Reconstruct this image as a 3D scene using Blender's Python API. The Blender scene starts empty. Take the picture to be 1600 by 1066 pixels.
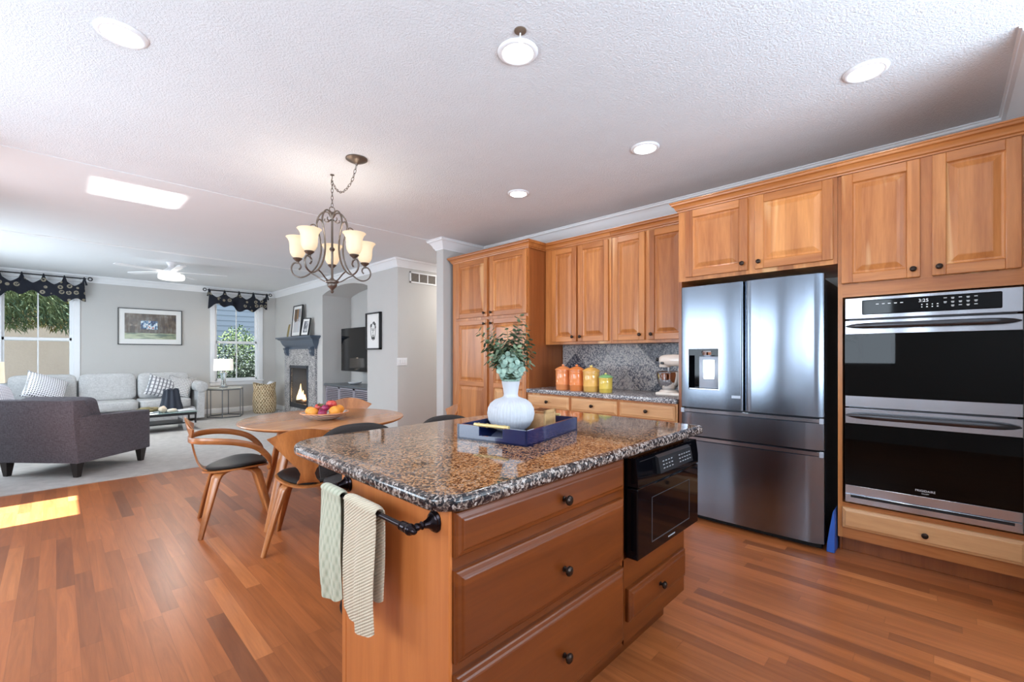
import bpy, bmesh, math, random
from mathutils import Vector, Matrix
C = bpy.context.scene.collection
SC = bpy.context.scene
PI = math.pi
R = math.radians
random.seed(7)

# ------------------------------------------------------------------ camera
cam_d = bpy.data.cameras.new('camera')
cam = bpy.data.objects.new('camera', cam_d)
C.objects.link(cam)
cam_d.sensor_width = 36.0
cam_d.lens = 693.25 / 1600 * 36
cam_d.shift_y = 22 / 1600
cam_d.clip_start = 0.05
cam_d.clip_end = 200
cam.location = (0, 0, 1.27)
cam.rotation_euler = (PI / 2, 0, -R(45.764))
SC.camera = cam

# ------------------------------------------------------------------ view, world, sun
SC.view_settings.view_transform = 'Standard'
SC.view_settings.look = 'None'
SC.view_settings.gamma = 1
SC.view_settings.use_curve_mapping = False
SC.view_settings.exposure = 0.18
SC.cycles.use_denoising = True
SC.cycles.max_bounces = 8
SC.cycles.diffuse_bounces = 5
SC.cycles.glossy_bounces = 4
SC.cycles.transparent_max_bounces = 8
SC.cycles.sample_clamp_indirect = 6.0
world = bpy.data.worlds.new('world')
SC.world = world
world.use_nodes = True
bg = world.node_tree.nodes['Background']
bg.inputs['Color'].default_value = (0.80, 0.90, 1.0, 1)
bg.inputs['Strength'].default_value = 1.1

def lamp(name, typ, loc, rot, energy, color=(1, 1, 1), **kw):
    d = bpy.data.lights.new(name, typ)
    d.energy = energy
    d.color = color
    for k, v in kw.items():
        setattr(d, k, v)
    o = bpy.data.objects.new(name, d)
    o.location = loc
    o.rotation_euler = rot
    C.objects.link(o)
    return o

SUN_EL = 72.0
sun = lamp('sun', 'SUN', (-6, 5, 12), (0, 0, 0), 36.0, (0.96, 0.94, 1.0), angle=R(0.6))
sv = Vector((math.cos(R(SUN_EL)), 0.0, -math.sin(R(SUN_EL))))
sun.rotation_euler = sv.to_track_quat('-Z', 'Y').to_euler()
# area lamps added in the window openings to boost the daylight indoors
DAY = (0.74, 0.87, 1.0)
lamp('window_fill', 'AREA', (-1.42, .90, 1.64), (0, -PI / 2 - R(12), 0), 28, DAY, shape='RECTANGLE', size=1.0, size_y=.8)
lamp('window_fill', 'AREA', (-1.42, 3.22, 1.45), (0, -PI / 2 - R(6), 0), 62, DAY, shape='RECTANGLE', size=1.15, size_y=1.7)
lamp('window_fill', 'AREA', (-0.70, 5.28, 1.3), (0, -PI / 2 - R(10), 0), 16, DAY, shape='RECTANGLE', size=2.3, size_y=.62)
lamp('window_fill', 'AREA', (1.4, -2.64, 1.35), (PI / 2 + R(66), 0, 0), 280, (0.70, 0.85, 1.0), shape='RECTANGLE', size=3.2, size_y=2.0)  # added fill in an unseen rear opening, tilted up to brighten the ceiling
lamp('window_fill', 'AREA', (-1.44, 8.6, 1.55), (0, -PI / 2 + R(20), 0), 96, DAY, shape='RECTANGLE', size=1.5, size_y=2.7)  # added fill in an unseen side opening, brightens the living room

# lamp added at floor level, standing in for the sun's reflection onto the ceiling
rb = Vector((math.cos(R(SUN_EL)), 0, math.sin(R(SUN_EL))))
lo_ = lamp('sun_bounce_lamp', 'AREA', (-.10, 5.27, .012), (0, 0, 0), 4.0, (1, .97, .93), shape='RECTANGLE', size=1.08, size_y=.54, spread=R(2.5))
lo_.rotation_euler = (0, math.pi + (math.pi / 2 - R(SUN_EL)), 0)

# ------------------------------------------------------------------ node helpers
class NT:
    def __init__(s, name):
        s.m = bpy.data.materials.new(name)
        s.m.use_nodes = True
        s.t = s.m.node_tree
        s.b = s.t.nodes['Principled BSDF']
    def n(s, typ, ins=None, **props):
        nd = s.t.nodes.new('ShaderNode' + typ)
        for k, v in props.items():
            setattr(nd, k, v)
        for k, v in (ins or {}).items():
            s.set(nd.inputs[k], v)
        return nd
    def set(s, sock, v):
        if isinstance(v, bpy.types.NodeSocket):
            s.t.links.new(v, sock)
        else:
            sock.default_value = v
    def p(s, **kw):
        names = dict(color='Base Color', rough='Roughness', metal='Metallic', normal='Normal', spec='Specular IOR Level',
                     coat='Coat Weight', coat_r='Coat Roughness', emit='Emission Color', emit_s='Emission Strength',
                     trans='Transmission Weight', ior='IOR', alpha='Alpha', aniso='Anisotropic', sheen='Sheen Weight')
        for k, v in kw.items():
            s.set(s.b.inputs[names[k]], v)
        return s.m
    def math(s, op, a, b=0.0, c=0.0):
        nd = s.n('Math', operation=op)
        s.set(nd.inputs[0], a); s.set(nd.inputs[1], b)
        if op in ('MULTIPLY_ADD', 'COMPARE'):
            s.set(nd.inputs[2], c)
        return nd.outputs[0]
    def mix(s, f, a, b, mode='MIX'):
        nd = s.n('Mix', data_type='RGBA', blend_type=mode)
        s.set(nd.inputs[0], f); s.set(nd.inputs[6], a); s.set(nd.inputs[7], b)
        return nd.outputs[2]
    def ramp(s, f, stops, interp='LINEAR'):
        nd = s.n('ValToRGB')
        nd.color_ramp.interpolation = interp
        el = nd.color_ramp.elements
        while len(el) < len(stops):
            el.new(0.5)
        for e, (p, c) in zip(el, stops):
            e.position = p
            e.color = (c[0], c[1], c[2], 1) if not isinstance(c, (int, float)) else (c, c, c, 1)
        s.set(nd.inputs[0], f)
        return nd.outputs[0]
    def obj_co(s, rand=True):
        tc = s.n('TexCoord')
        if not rand:
            return tc.outputs['Object']
        oi = s.n('ObjectInfo')
        sc = s.n('VectorMath', {0: oi.outputs['Random'], 1: (17.3, 23.7, 31.1)}, operation='MULTIPLY')
        return s.n('VectorMath', {0: tc.outputs['Object'], 1: sc.outputs[0]}, operation='ADD').outputs[0]
    def noise(s, co, scale, detail=4, rough=0.5, dist=0.0):
        nd = s.n('TexNoise', {'Scale': scale, 'Detail': detail, 'Roughness': rough, 'Distortion': dist})
        s.set(nd.inputs['Vector'], co)
        return nd.outputs['Fac']
    def scale(s, co, v):
        return s.n('VectorMath', {0: co, 1: v}, operation='MULTIPLY').outputs[0]
    def bump(s, h, strength=0.3, dist=0.01):
        return s.n('Bump', {'Strength': strength, 'Distance': dist, 'Height': h}).outputs[0]

def srgb(r, g, b):
    f = lambda c: (c / 255 / 12.92) if c / 255 <= 0.04045 else ((c / 255 + 0.055) / 1.055) ** 2.4
    return (f(r), f(g), f(b), 1)

def plain(name, col, rough=0.5, metal=0.0, spec=0.5, coat=0.0, **kw):
    t = NT(name)
    return t.p(color=col, rough=rough, metal=metal, spec=spec, coat=coat, **kw)

def wood(name, axis, dark, light, stave=0.0, rough=0.35, coat=0.25, var=0.35, sapwood=None, scale=1.0, staveaxis=None):
    t = NT(name)
    co = t.obj_co()
    st = [scale, scale, scale]
    st[axis] = 0.09 * scale
    c2 = t.scale(co, tuple(st))
    warp = t.noise(t.scale(co, tuple(v * 1.6 for v in st)), 3.0, 2)
    big = t.noise(c2, 7.0, 5, 0.55, 1.6)
    fine = t.noise(t.scale(c2, (1, 1, 1)), 70.0, 3, 0.6, 0.3)
    f = t.math('MULTIPLY_ADD', fine, 0.24, t.math('MULTIPLY', big, 0.70))
    f = t.math('MULTIPLY_ADD', warp, 0.40, t.math('SUBTRACT', f, 0.17))
    col = t.ramp(f, [(0.28, dark), (0.72, light)])
    if stave:
        sep = t.n('SeparateXYZ', {0: co})
        ax = staveaxis if staveaxis is not None else (1 if axis != 1 else 2)
        k = t.math('FLOOR', t.math('DIVIDE', sep.outputs[ax], stave))
        wn = t.n('TexWhiteNoise', noise_dimensions='1D')
        t.set(wn.inputs['W'], k)
        v = wn.outputs['Value']
        tint = t.ramp(v, [(0.0, (0.74, 0.68, 0.64)), (0.3, (0.95, 0.92, 0.9)), (0.7, (1.06, 1.08, 1.06)), (1.0, (1.26, 1.38, 1.48))])
        col = t.mix(var * 1.6 if var * 1.6 < 1 else 1.0, col, t.mix(1.0, col, tint, 'MULTIPLY'))
        if sapwood:
            msk = t.noise(t.scale(c2, (1, 1, 1)), 4.0, 2, 0.5, 1.2)
            msk = t.ramp(msk, [(0.62, 0.0), (0.66, 1.0)])
            col = t.mix(t.math('MULTIPLY', msk, 0.55), col, sapwood)
    t.p(color=col, rough=rough, coat=coat, coat_r=0.18, normal=t.bump(fine, 0.05, 0.002))
    return t.m

M = {}
CH_D = srgb(152, 84, 36); CH_L = srgb(210, 138, 76)
M['cab_v'] = wood('cherry_vertical', 2, CH_D, CH_L, 0.075, var=0.5, sapwood=srgb(232, 186, 130))
M['cab_h'] = wood('cherry_horizontal', 1, CH_D, CH_L, 0.0)
M['cab_side'] = wood('cherry_side', 2, srgb(128, 66, 28), srgb(164, 94, 46), 0.0)
M['lowlight'] = wood('cherry_light', 1, srgb(186, 130, 82), srgb(228, 178, 126), 0.0, rough=0.4)
M['isl_v_lit'] = wood('island_cherry_vertical_lit', 2, srgb(176, 98, 46), srgb(206, 126, 66), 0.0, rough=0.4)  # island cherry with the window light on the end panel lifted into its colour
M['isl_h_shaded'] = wood('island_cherry_horizontal_shaded', 0, srgb(84, 36, 8), srgb(118, 58, 18), 0.13, rough=0.3, var=0.3, staveaxis=2)  # same cherry darkened in its colour for the shaded drawer side
M['walnut'] = wood('walnut_ply', 2, srgb(138, 78, 38), srgb(200, 130, 72), 0.0, rough=0.3, scale=1.5)
M['walnut_x'] = wood('walnut_ply_bent', 1, srgb(130, 74, 36), srgb(190, 122, 68), 0.0, rough=0.3, scale=1.5)
M['tabletop'] = wood('table_walnut', 0, srgb(168, 108, 62), srgb(210, 150, 98), 0.10, rough=0.22, var=0.1, staveaxis=1)
M['oak'] = wood('pale_oak', 0, srgb(176, 132, 84), srgb(214, 174, 122), 0.0)

def floor_mat():
    t = NT('hardwood_floor')
    tc = t.n('TexCoord').outputs['Object']
    sep = t.n('SeparateXYZ', {0: tc})
    W, L = 0.072, 0.92
    ix = t.math('FLOOR', t.math('DIVIDE', sep.outputs[0], W))
    w1 = t.n('TexWhiteNoise', noise_dimensions='1D'); t.set(w1.inputs['W'], ix)
    yy = t.math('DIVIDE', sep.outputs[1], L)
    yy = t.math('MULTIPLY_ADD', w1.outputs['Value'], 7.31, yy)
    iy = t.math('FLOOR', yy)
    cmb = t.n('CombineXYZ', {0: ix, 1: iy, 2: 0.0})
    w2 = t.n('TexWhiteNoise', noise_dimensions='3D'); t.set(w2.inputs['Vector'], cmb.outputs[0])
    off = t.scale(w2.outputs['Color'], (3, 9, 5))
    co = t.n('VectorMath', {0: tc, 1: off}, operation='ADD').outputs[0]
    g = t.noise(t.scale(co, (1, 0.07, 1)), 16, 5, 0.6, 1.8)
    fine = t.noise(t.scale(co, (1, 0.04, 1)), 130, 2, 0.6)
    base = t.ramp(w2.outputs['Value'], [(0.0, srgb(130, 74, 42)), (0.08, srgb(152, 88, 49)), (0.4, srgb(168, 98, 53)), (0.85, srgb(178, 104, 58)), (1.0, srgb(194, 120, 70))])
    gr = t.ramp(t.math('MULTIPLY_ADD', fine, 0.3, t.math('MULTIPLY', g, 0.8)), [(0.3, (0.68, 0.62, 0.58)), (0.75, (1.12, 1.12, 1.1))])
    col = t.mix(1.0, base, t.mix(1.0, base, gr, 'MULTIPLY'))
    fx = t.math('FRACT', t.math('DIVIDE', sep.outputs[0], W))
    fy = t.math('FRACT', yy)
    gx = t.math('LESS_THAN', t.math('ABSOLUTE', t.math('SUBTRACT', fx, 0.5)), 0.482)
    gy = t.math('LESS_THAN', t.math('ABSOLUTE', t.math('SUBTRACT', fy, 0.5)), 0.498)
    gap = t.math('MULTIPLY', gx, gy)
    col = t.mix(t.math('MULTIPLY_ADD', gap, 0.25, 0.75), srgb(90, 50, 32), col)
    h = t.math('MULTIPLY_ADD', gap, 1.0, t.math('MULTIPLY', fine, 0.12))
    return t.p(color=col, rough=t.math('MULTIPLY_ADD', fine, 0.10, 0.27), spec=0.45, normal=t.bump(h, 0.10, 0.001))
M['floor'] = floor_mat()

def granite(name, cols, sc=1.0, rough=0.07, bright=1.0, spread=1.0):
    t = NT(name)
    co = t.obj_co(False)
    warp = t.n('TexNoise', {'Scale': 55 * sc, 'Detail': 3}); t.set(warp.inputs['Vector'], co)
    wv = t.n('VectorMath', {0: co, 1: t.n('VectorMath', {0: warp.outputs['Color'], 1: (0.014, 0.014, 0.014)}, operation='MULTIPLY').outputs[0]}, operation='ADD').outputs[0]
    v1 = t.n('TexVoronoi', {'Scale': 150 * sc}); t.set(v1.inputs['Vector'], wv)
    v2 = t.n('TexVoronoi', {'Scale': 330 * sc}); t.set(v2.inputs['Vector'], wv)
    s1 = t.n('SeparateColor', {0: v1.outputs['Color']}).outputs[0]
    s2 = t.n('SeparateColor', {0: v2.outputs['Color']}).outputs[1]
    cloud = t.noise(co, 9 * sc, 3)
    f = t.math('MULTIPLY_ADD', s2, 0.35, t.math('MULTIPLY', s1, 0.65))
    f = t.math('MULTIPLY_ADD', t.math('SUBTRACT', cloud, 0.5), 0.5 * spread, f)
    col = t.ramp(f, cols)
    return t.p(color=col, rough=rough, spec=0.5, coat=0.1, coat_r=0.04)
M['granite'] = granite('brown_granite', [(0.20, srgb(18, 14, 14)), (0.34, srgb(56, 36, 28)), (0.44, srgb(120, 76, 44)), (0.54, srgb(160, 108, 64)), (0.68, srgb(196, 148, 100)), (0.84, srgb(150, 132, 118))])
M['granite_edge_sheen'] = granite('granite_edge_sheen', [(0.25, srgb(16, 16, 22)), (0.42, srgb(46, 40, 42)), (0.56, srgb(96, 80, 72)), (0.72, srgb(142, 126, 116)), (0.88, srgb(180, 170, 164))], 0.8, 0.15)  # edge tones greyed in the colour to carry the counter's reflections
M['granite_grey'] = granite('grey_granite', [(0.2, srgb(44, 46, 56)), (0.36, srgb(88, 88, 96)), (0.52, srgb(140, 136, 138)), (0.7, srgb(184, 178, 176)), (0.85, srgb(216, 212, 208))], 0.9, 0.25)
M['granite_tile'] = granite('fireplace_granite', [(0.2, srgb(80, 84, 92)), (0.4, srgb(130, 130, 134)), (0.6, srgb(176, 172, 172)), (0.85, srgb(216, 214, 212))], 0.6, 0.2)

def backsplash_mat():
    t = NT('backsplash_tile')
    co = t.obj_co(False)
    sep = t.n('SeparateXYZ', {0: co})
    a = t.math('DIVIDE', t.math('ADD', sep.outputs[1], sep.outputs[2]), 0.43)
    b = t.math('DIVIDE', t.math('SUBTRACT', sep.outputs[1], sep.outputs[2]), 0.43)
    cmb = t.n('CombineXYZ', {0: t.math('FLOOR', a), 1: t.math('FLOOR', b), 2: 0.0})
    wn = t.n('TexWhiteNoise', noise_dimensions='3D'); t.set(wn.inputs['Vector'], cmb.outputs[0])
    v1 = t.n('TexVoronoi', {'Scale': 85.0}); t.set(v1.inputs['Vector'], co)
    s1 = t.n('SeparateColor', {0: v1.outputs['Color']}).outputs[0]
    nz = t.noise(co, 45, 3)
    f = t.math('MULTIPLY_ADD', t.math('SUBTRACT', wn.outputs['Value'], 0.5), 0.55, t.math('MULTIPLY_ADD', nz, 0.5, t.math('MULTIPLY', s1, 0.5)))
    col = t.ramp(f, [(0.12, srgb(38, 42, 56)), (0.34, srgb(86, 88, 100)), (0.52, srgb(140, 138, 142)), (0.75, srgb(196, 190, 186))])
    fa = t.math('ABSOLUTE', t.math('SUBTRACT', t.math('FRACT', a), 0.5))
    fb = t.math('ABSOLUTE', t.math('SUBTRACT', t.math('FRACT', b), 0.5))
    g = t.math('MAXIMUM', fa, fb)
    grout = t.math('GREATER_THAN', g, 0.492)
    col = t.mix(grout, col, srgb(120, 118, 118))
    return t.p(color=col, rough=0.25)
M['backsplash'] = backsplash_mat()

def speck(name, col, rough=0.9, nscale=260, nstr=0.3, dist=0.004, colvar=0.12, **kw):
    t = NT(name)
    co = t.obj_co(False)
    nz = t.noise(co, nscale, 3, 0.7)
    nb = t.noise(co, nscale * 0.06, 2)
    f = t.math('MULTIPLY_ADD', nb, 0.5, t.math('MULTIPLY', nz, 0.5))
    lo = tuple(c * (1 - colvar) for c in col[:3]); hi = tuple(min(1, c * (1 + colvar)) for c in col[:3])
    return t.p(color=t.ramp(f, [(0.35, lo), (0.65, hi)]), rough=rough, normal=t.bump(nz, nstr, dist), spec=0.3, **kw)
M['wall'] = speck('painted_wall', srgb(200, 198, 195), 0.85, 90, 0.08, 0.002, 0.01)
M['wall_white'] = speck('white_wall_paint', srgb(226, 228, 230), 0.7, 90, 0.05, 0.002, 0.01)
M['ceil_tex'] = speck('textured_ceiling', srgb(228, 232, 236), 0.95, 95, 0.8, 0.008, 0.02)
M['ceil'] = speck('smooth_ceiling', srgb(226, 229, 232), 0.95, 60, 0.1, 0.004, 0.01)
M['trim'] = plain('white_trim', srgb(240, 241, 243), 0.35)
M['carpet'] = speck('carpet', srgb(204, 201, 198), 1.0, 190, 0.8, 0.015, 0.12)
M['black'] = plain('black_gloss', (0.002, 0.002, 0.003, 1), 0.05, spec=0.2)
M['black_satin'] = plain('black_satin', (0.012, 0.012, 0.014, 1), 0.35)
M['bronze'] = plain('oil_rubbed_bronze', srgb(52, 40, 34), 0.28, 0.75)
M['bronze_dark'] = plain('dark_bronze_bar', srgb(38, 30, 34), 0.2, 0.8)
M['chand'] = plain('antique_pewter', srgb(112, 102, 94), 0.38, 0.75)
M['chrome'] = plain('chrome', (0.7, 0.72, 0.75, 1), 0.08, 1.0)
M['grey_metal'] = plain('grey_metal', srgb(120, 124, 128), 0.35, 0.7)
def steel(name, axis, base=(0.23, 0.265, 0.32, 1), rough=0.2):
    t = NT(name)
    co = t.obj_co(False)
    st = [1, 1, 1]; st[axis] = 0.01
    nz = t.noise(t.scale(co, tuple(st)), 320, 2)
    wav = t.noise(t.scale(co, (1, 2.4, 0.22)), 1.4, 1)
    b1 = t.n('Bump', {'Strength': 0.5, 'Distance': 0.03, 'Height': wav}).outputs[0]
    b2 = t.n('Bump', {'Strength': 0.02, 'Distance': 0.0005, 'Height': nz, 'Normal': b1}).outputs[0]
    return t.p(color=base, metal=1.0, rough=t.math('MULTIPLY_ADD', nz, 0.08, rough - 0.03), normal=b2)
M['steel'] = steel('stainless_dark', 2)
M['steel_h'] = steel('stainless_bright', 1, (0.42, 0.43, 0.47, 1), 0.2)
M['glass_dark'] = plain('oven_glass', (0.001, 0.001, 0.001, 1), 0.02, spec=0.15)
def fabric(name, col, sc=420, var=0.18, **kw):
    t = NT(name)
    co = t.obj_co()
    w1 = t.noise(t.scale(co, (1, 1, 0.12)), sc, 2)
    w2 = t.noise(t.scale(co, (0.12, 0.12, 1)), sc, 2)
    f = t.math('MULTIPLY', t.math('ADD', w1, w2), 0.5)
    lo = tuple(c * (1 - var) for c in col[:3]); hi = tuple(min(1, c * (1 + var)) for c in col[:3])
    return t.p(color=t.ramp(f, [(0.38, lo), (0.62, hi)]), rough=0.95, spec=0.2, normal=t.bump(f, 0.35, 0.003), **kw)
M['charcoal'] = fabric('charcoal_linen', srgb(100, 97, 104), 260, 0.3)
M['sofa'] = fabric('pale_grey_chenille', srgb(190, 190, 190), 160, 0.16)
M['sofa_warm'] = fabric('greige_chenille', srgb(186, 182, 170), 160, 0.14)
M['white_fab'] = fabric('white_cotton', srgb(228, 228, 232), 200, 0.06)
M['leather'] = plain('black_leather', srgb(26, 24, 24), 0.42, spec=0.35)
M['stool_fab'] = fabric('dark_grey_vinyl', srgb(62, 58, 57), 300, 0.1)
def paneglass():
    t = NT('window_glass')
    tr = t.n('BsdfTransparent', {'Color': (0.97, 0.985, 0.98, 1)})
    gl = t.n('BsdfGlossy', {'Roughness': 0.0})
    fr = t.n('Fresnel', {'IOR': 1.08})
    gm = t.n('NewGeometry')
    ff = t.math('MULTIPLY', fr.outputs[0], t.math('SUBTRACT', 1.0, gm.outputs['Backfacing']))
    mx = t.n('MixShader', {0: ff})
    t.t.links.new(tr.outputs[0], mx.inputs[1]); t.t.links.new(gl.outputs[0], mx.inputs[2])
    out = [n for n in t.t.nodes if n.type == 'OUTPUT_MATERIAL'][0]
    t.t.links.new(mx.outputs[0], out.inputs['Surface'])
    t.t.nodes.remove(t.b)
    return t.m
M['pane'] = paneglass()
def emit(name, col, s):
    t = NT(name)
    return t.p(color=(0.8, 0.8, 0.8, 1), emit=col, emit_s=s)
M['lens'] = emit('lamp_lens', (1, 0.97, 0.93, 1), 9.0)
M['shade_glow'] = emit('alabaster_shade', (1.0, 0.74, 0.44, 1), 0.55)
M['shade_glow'].node_tree.nodes['Principled BSDF'].inputs['Base Color'].default_value = (.5, .42, .32, 1)
M['bulb'] = emit('light_bulb', (1.0, 0.85, 0.62, 1), 8.0)
M['lampshade'] = emit('linen_lampshade', (1.0, 0.93, 0.84, 1), 0.55)
M['lampshade_warm'] = emit('cream_lampshade', (1.0, 0.76, 0.42, 1), 0.55)

# ------------------------------------------------------------------ mesh helpers
def nb():
    return bmesh.new()

def box(bm, x0, x1, y0, y1, z0, z1, bev=0.0, seg=1, mi=0):
    r = bmesh.ops.create_cube(bm, size=1.0)
    vs = r['verts']
    for v in vs:
        v.co = Vector((x0 + (v.co.x + .5) * (x1 - x0), y0 + (v.co.y + .5) * (y1 - y0), z0 + (v.co.z + .5) * (z1 - z0)))
    fs = set(f for v in vs for f in v.link_faces)
    if x1 < x0 or y1 < y0 or z1 < z0:
        pass
    for f in fs:
        f.material_index = mi
    if bev > 0:
        es = list(set(e for v in vs for e in v.link_edges))
        rr = bmesh.ops.bevel(bm, geom=es, offset=bev, segments=seg, affect='EDGES', profile=0.5)
        for f in rr['faces']:
            f.material_index = mi
    return vs

def xform(bm, verts, mat):
    for v in verts:
        v.co = mat @ v.co

def ring(bm, pts):
    return [bm.verts.new(p) for p in pts]

def bridge(bm, a, b, closed=True, mi=0):
    n = len(a)
    for i in range(n if closed else n - 1):
        j = (i + 1) % n
        try:
            f = bm.faces.new((a[i], a[j], b[j], b[i])); f.material_index = mi
        except ValueError:
            pass

def cap(bm, r, flip=False, mi=0):
    try:
        f = bm.faces.new(r[::-1] if flip else r); f.material_index = mi
    except ValueError:
        pass

def lathe(bm, prof, c=(0, 0, 0), seg=24, axis='Z', capends=True, mi=0):
    rings = []
    for r, h in prof:
        pts = []
        for k in range(seg):
            a = 2 * PI * k / seg
            u, v = r * math.cos(a), r * math.sin(a)
            p = (u, v, h) if axis == 'Z' else ((h, u, v) if axis == 'X' else (v, h, u))
            pts.append((c[0] + p[0], c[1] + p[1], c[2] + p[2]))
        rings.append(ring(bm, pts))
    for a, b in zip(rings, rings[1:]):
        bridge(bm, a, b, mi=mi)
    if capends:
        cap(bm, rings[0], True, mi); cap(bm, rings[-1], False, mi)

def catmull(pts, n=6, closed=False):
    P = [Vector(p) for p in pts]
    out = []
    m = len(P)
    rng = range(m) if closed else range(m - 1)
    for i in rng:
        if closed:
            p0, p1, p2, p3 = P[(i - 1) % m], P[i], P[(i + 1) % m], P[(i + 2) % m]
        else:
            p0 = P[i - 1] if i > 0 else P[i] * 2 - P[i + 1]
            p1, p2 = P[i], P[i + 1]
            p3 = P[i + 2] if i + 2 < m else P[i + 1] * 2 - P[i]
        for k in range(n):
            t = k / n
            out.append(0.5 * ((2 * p1) + (-p0 + p2) * t + (2 * p0 - 5 * p1 + 4 * p2 - p3) * t * t + (-p0 + 3 * p1 - 3 * p2 + p3) * t ** 3))
    if not closed:
        out.append(P[-1])
    return out

def frames(pts, closed=False, side=None):
    n = len(pts)
    res = []
    prev = None
    for i in range(n):
        if closed:
            t = (pts[(i + 1) % n] - pts[i - 1])
        else:
            t = pts[min(i + 1, n - 1)] - pts[max(i - 1, 0)]
        t = t.normalized() if t.length > 1e-9 else Vector((0, 0, 1))
        if side is not None:
            s = Vector(side); s = (s - t * s.dot(t))
            s = s.normalized() if s.length > 1e-6 else t.orthogonal().normalized()
        elif prev is None:
            s = t.orthogonal().normalized()
        else:
            s = (prev - t * prev.dot(t))
            s = s.normalized() if s.length > 1e-6 else t.orthogonal().normalized()
        prev = s
        res.append((t, s, t.cross(s)))
    return res

def tube(bm, pts, r, seg=8, closed=False, caps=True, mi=0):
    pts = [Vector(p) for p in pts]
    fr = frames(pts, closed)
    rings = []
    for i, (p, (t, s, b)) in enumerate(zip(pts, fr)):
        rr = r[i] if isinstance(r, (list, tuple)) else r
        rings.append(ring(bm, [p + (s * math.cos(2 * PI * k / seg) + b * math.sin(2 * PI * k / seg)) * rr for k in range(seg)]))
    for a, b in zip(rings, rings[1:]):
        bridge(bm, a, b, mi=mi)
    if closed:
        bridge(bm, rings[-1], rings[0], mi=mi)
    elif caps:
        cap(bm, rings[0], True, mi); cap(bm, rings[-1], False, mi)

def sweep(bm, pts, w, t, side, bevf=0.25, mi=0):
    """rectangular section (w along 'side', t across), corners softened"""
    pts = [Vector(p) for p in pts]
    rings = []
    n = len(pts)
    for i, (p, (tg, s, b)) in enumerate(zip(pts, frames(pts, False, side))):
        ww = (w[i] if isinstance(w, (list, tuple)) else w) / 2
        tt = (t[i] if isinstance(t, (list, tuple)) else t) / 2
        c = min(ww, tt) * bevf
        loop = [(-ww + c, -tt), (ww - c, -tt), (ww, -tt + c), (ww, tt - c), (ww - c, tt), (-ww + c, tt), (-ww, tt - c), (-ww, -tt + c)]
        rings.append(ring(bm, [p + s * a + b * d for a, d in loop]))
    for a, b in zip(rings, rings[1:]):
        bridge(bm, a, b, mi=mi)
    cap(bm, rings[0], True, mi); cap(bm, rings[-1], False, mi)

def lerp_list(vals, n):
    out = []
    for i in range(n):
        f = i / (n - 1) * (len(vals) - 1)
        k = min(int(f), len(vals) - 2)
        out.append(vals[k] + (vals[k + 1] - vals[k]) * (f - k))
    return out

def prism(bm, poly, axis, a0, a1, mi=0):
    def m(p, h):
        return {'Z': (p[0], p[1], h), 'X': (h, p[0], p[1]), 'Y': (p[0], h, p[1])}[axis]
    A = ring(bm, [m(p, a0) for p in poly]); B = ring(bm, [m(p, a1) for p in poly])
    bridge(bm, A, B, mi=mi)
    cap(bm, A, True, mi); cap(bm, B, False, mi)
    return A + B

def superbox(bm, c, size, e=0.35, seg=28, ringn=16, mat=None):
    cx, cy, cz = c
    def sp(v, ex):
        return math.copysign(abs(v) ** ex, v)
    rings = []
    for j in range(ringn + 1):
        ph = -PI / 2 + PI * j / ringn
        pts = []
        for k in range(seg):
            th = 2 * PI * k / seg
            x = sp(math.cos(ph), e) * sp(math.cos(th), e)
            y = sp(math.cos(ph), e) * sp(math.sin(th), e)
            z = sp(math.sin(ph), e)
            p = Vector((cx + x * size[0] / 2, cy + y * size[1] / 2, cz + z * size[2] / 2))
            pts.append(mat @ p if mat else p)
        rings.append(pts)
    b = bm.verts.new(sum(rings[0], Vector()) / seg); tp = bm.verts.new(sum(rings[-1], Vector()) / seg)
    R_ = [ring(bm, r) for r in rings[1:-1]]
    for a, c2 in zip(R_, R_[1:]):
        bridge(bm, a, c2)
    for k in range(seg):
        bm.faces.new((b, R_[0][(k + 1) % seg], R_[0][k]))
        bm.faces.new((tp, R_[-1][k], R_[-1][(k + 1) % seg]))

def pillow(bm, w, h, t, mat, n=14):
    """throw pillow in local XZ plane, thickness along Y"""
    def pt(i, j, s):
        u = -1 + 2 * i / n; v = -1 + 2 * j / n
        pin = 1 - 0.10 * (1 - abs(u) ** 2) * (abs(v) ** 3) - 0.0
        pin2 = 1 - 0.10 * (1 - abs(v) ** 2) * (abs(u) ** 3)
        th = t / 2 * ((1 - abs(u) ** 2.6) * (1 - abs(v) ** 2.6)) ** 0.45
        return mat @ Vector((u * w / 2 * pin2, s * th, v * h / 2 * pin))
    F = {}
    for s in (1, -1):
        for i in range(n + 1):
            for j in range(n + 1):
                edge = i in (0, n) or j in (0, n)
                if edge and s == -1:
                    F[(i, j, s)] = F[(i, j, 1)]
                else:
                    F[(i, j, s)] = bm.verts.new(pt(i, j, s))
        for i in range(n):
            for j in range(n):
                q = [F[(i, j, s)], F[(i + 1, j, s)], F[(i + 1, j + 1, s)], F[(i, j + 1, s)]]
                bm.faces.new(q if s == -1 else q[::-1])

def finish(name, bm, mats, parent=None, smooth=True, ang=32, loc=None):
    bmesh.ops.recalc_face_normals(bm, faces=bm.faces)
    me = bpy.data.meshes.new(name)
    bm.to_mesh(me); bm.free()
    for m in (mats if isinstance(mats, (list, tuple)) else [mats]):
        me.materials.append(M[m] if isinstance(m, str) else m)
    if smooth:
        me.shade_smooth()
        me.set_sharp_from_angle(angle=R(ang))
    o = bpy.data.objects.new(name, me)
    C.objects.link(o)
    if parent is not None:
        o.parent = parent
    if loc is not None:
        o.location = loc
    return o

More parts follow.
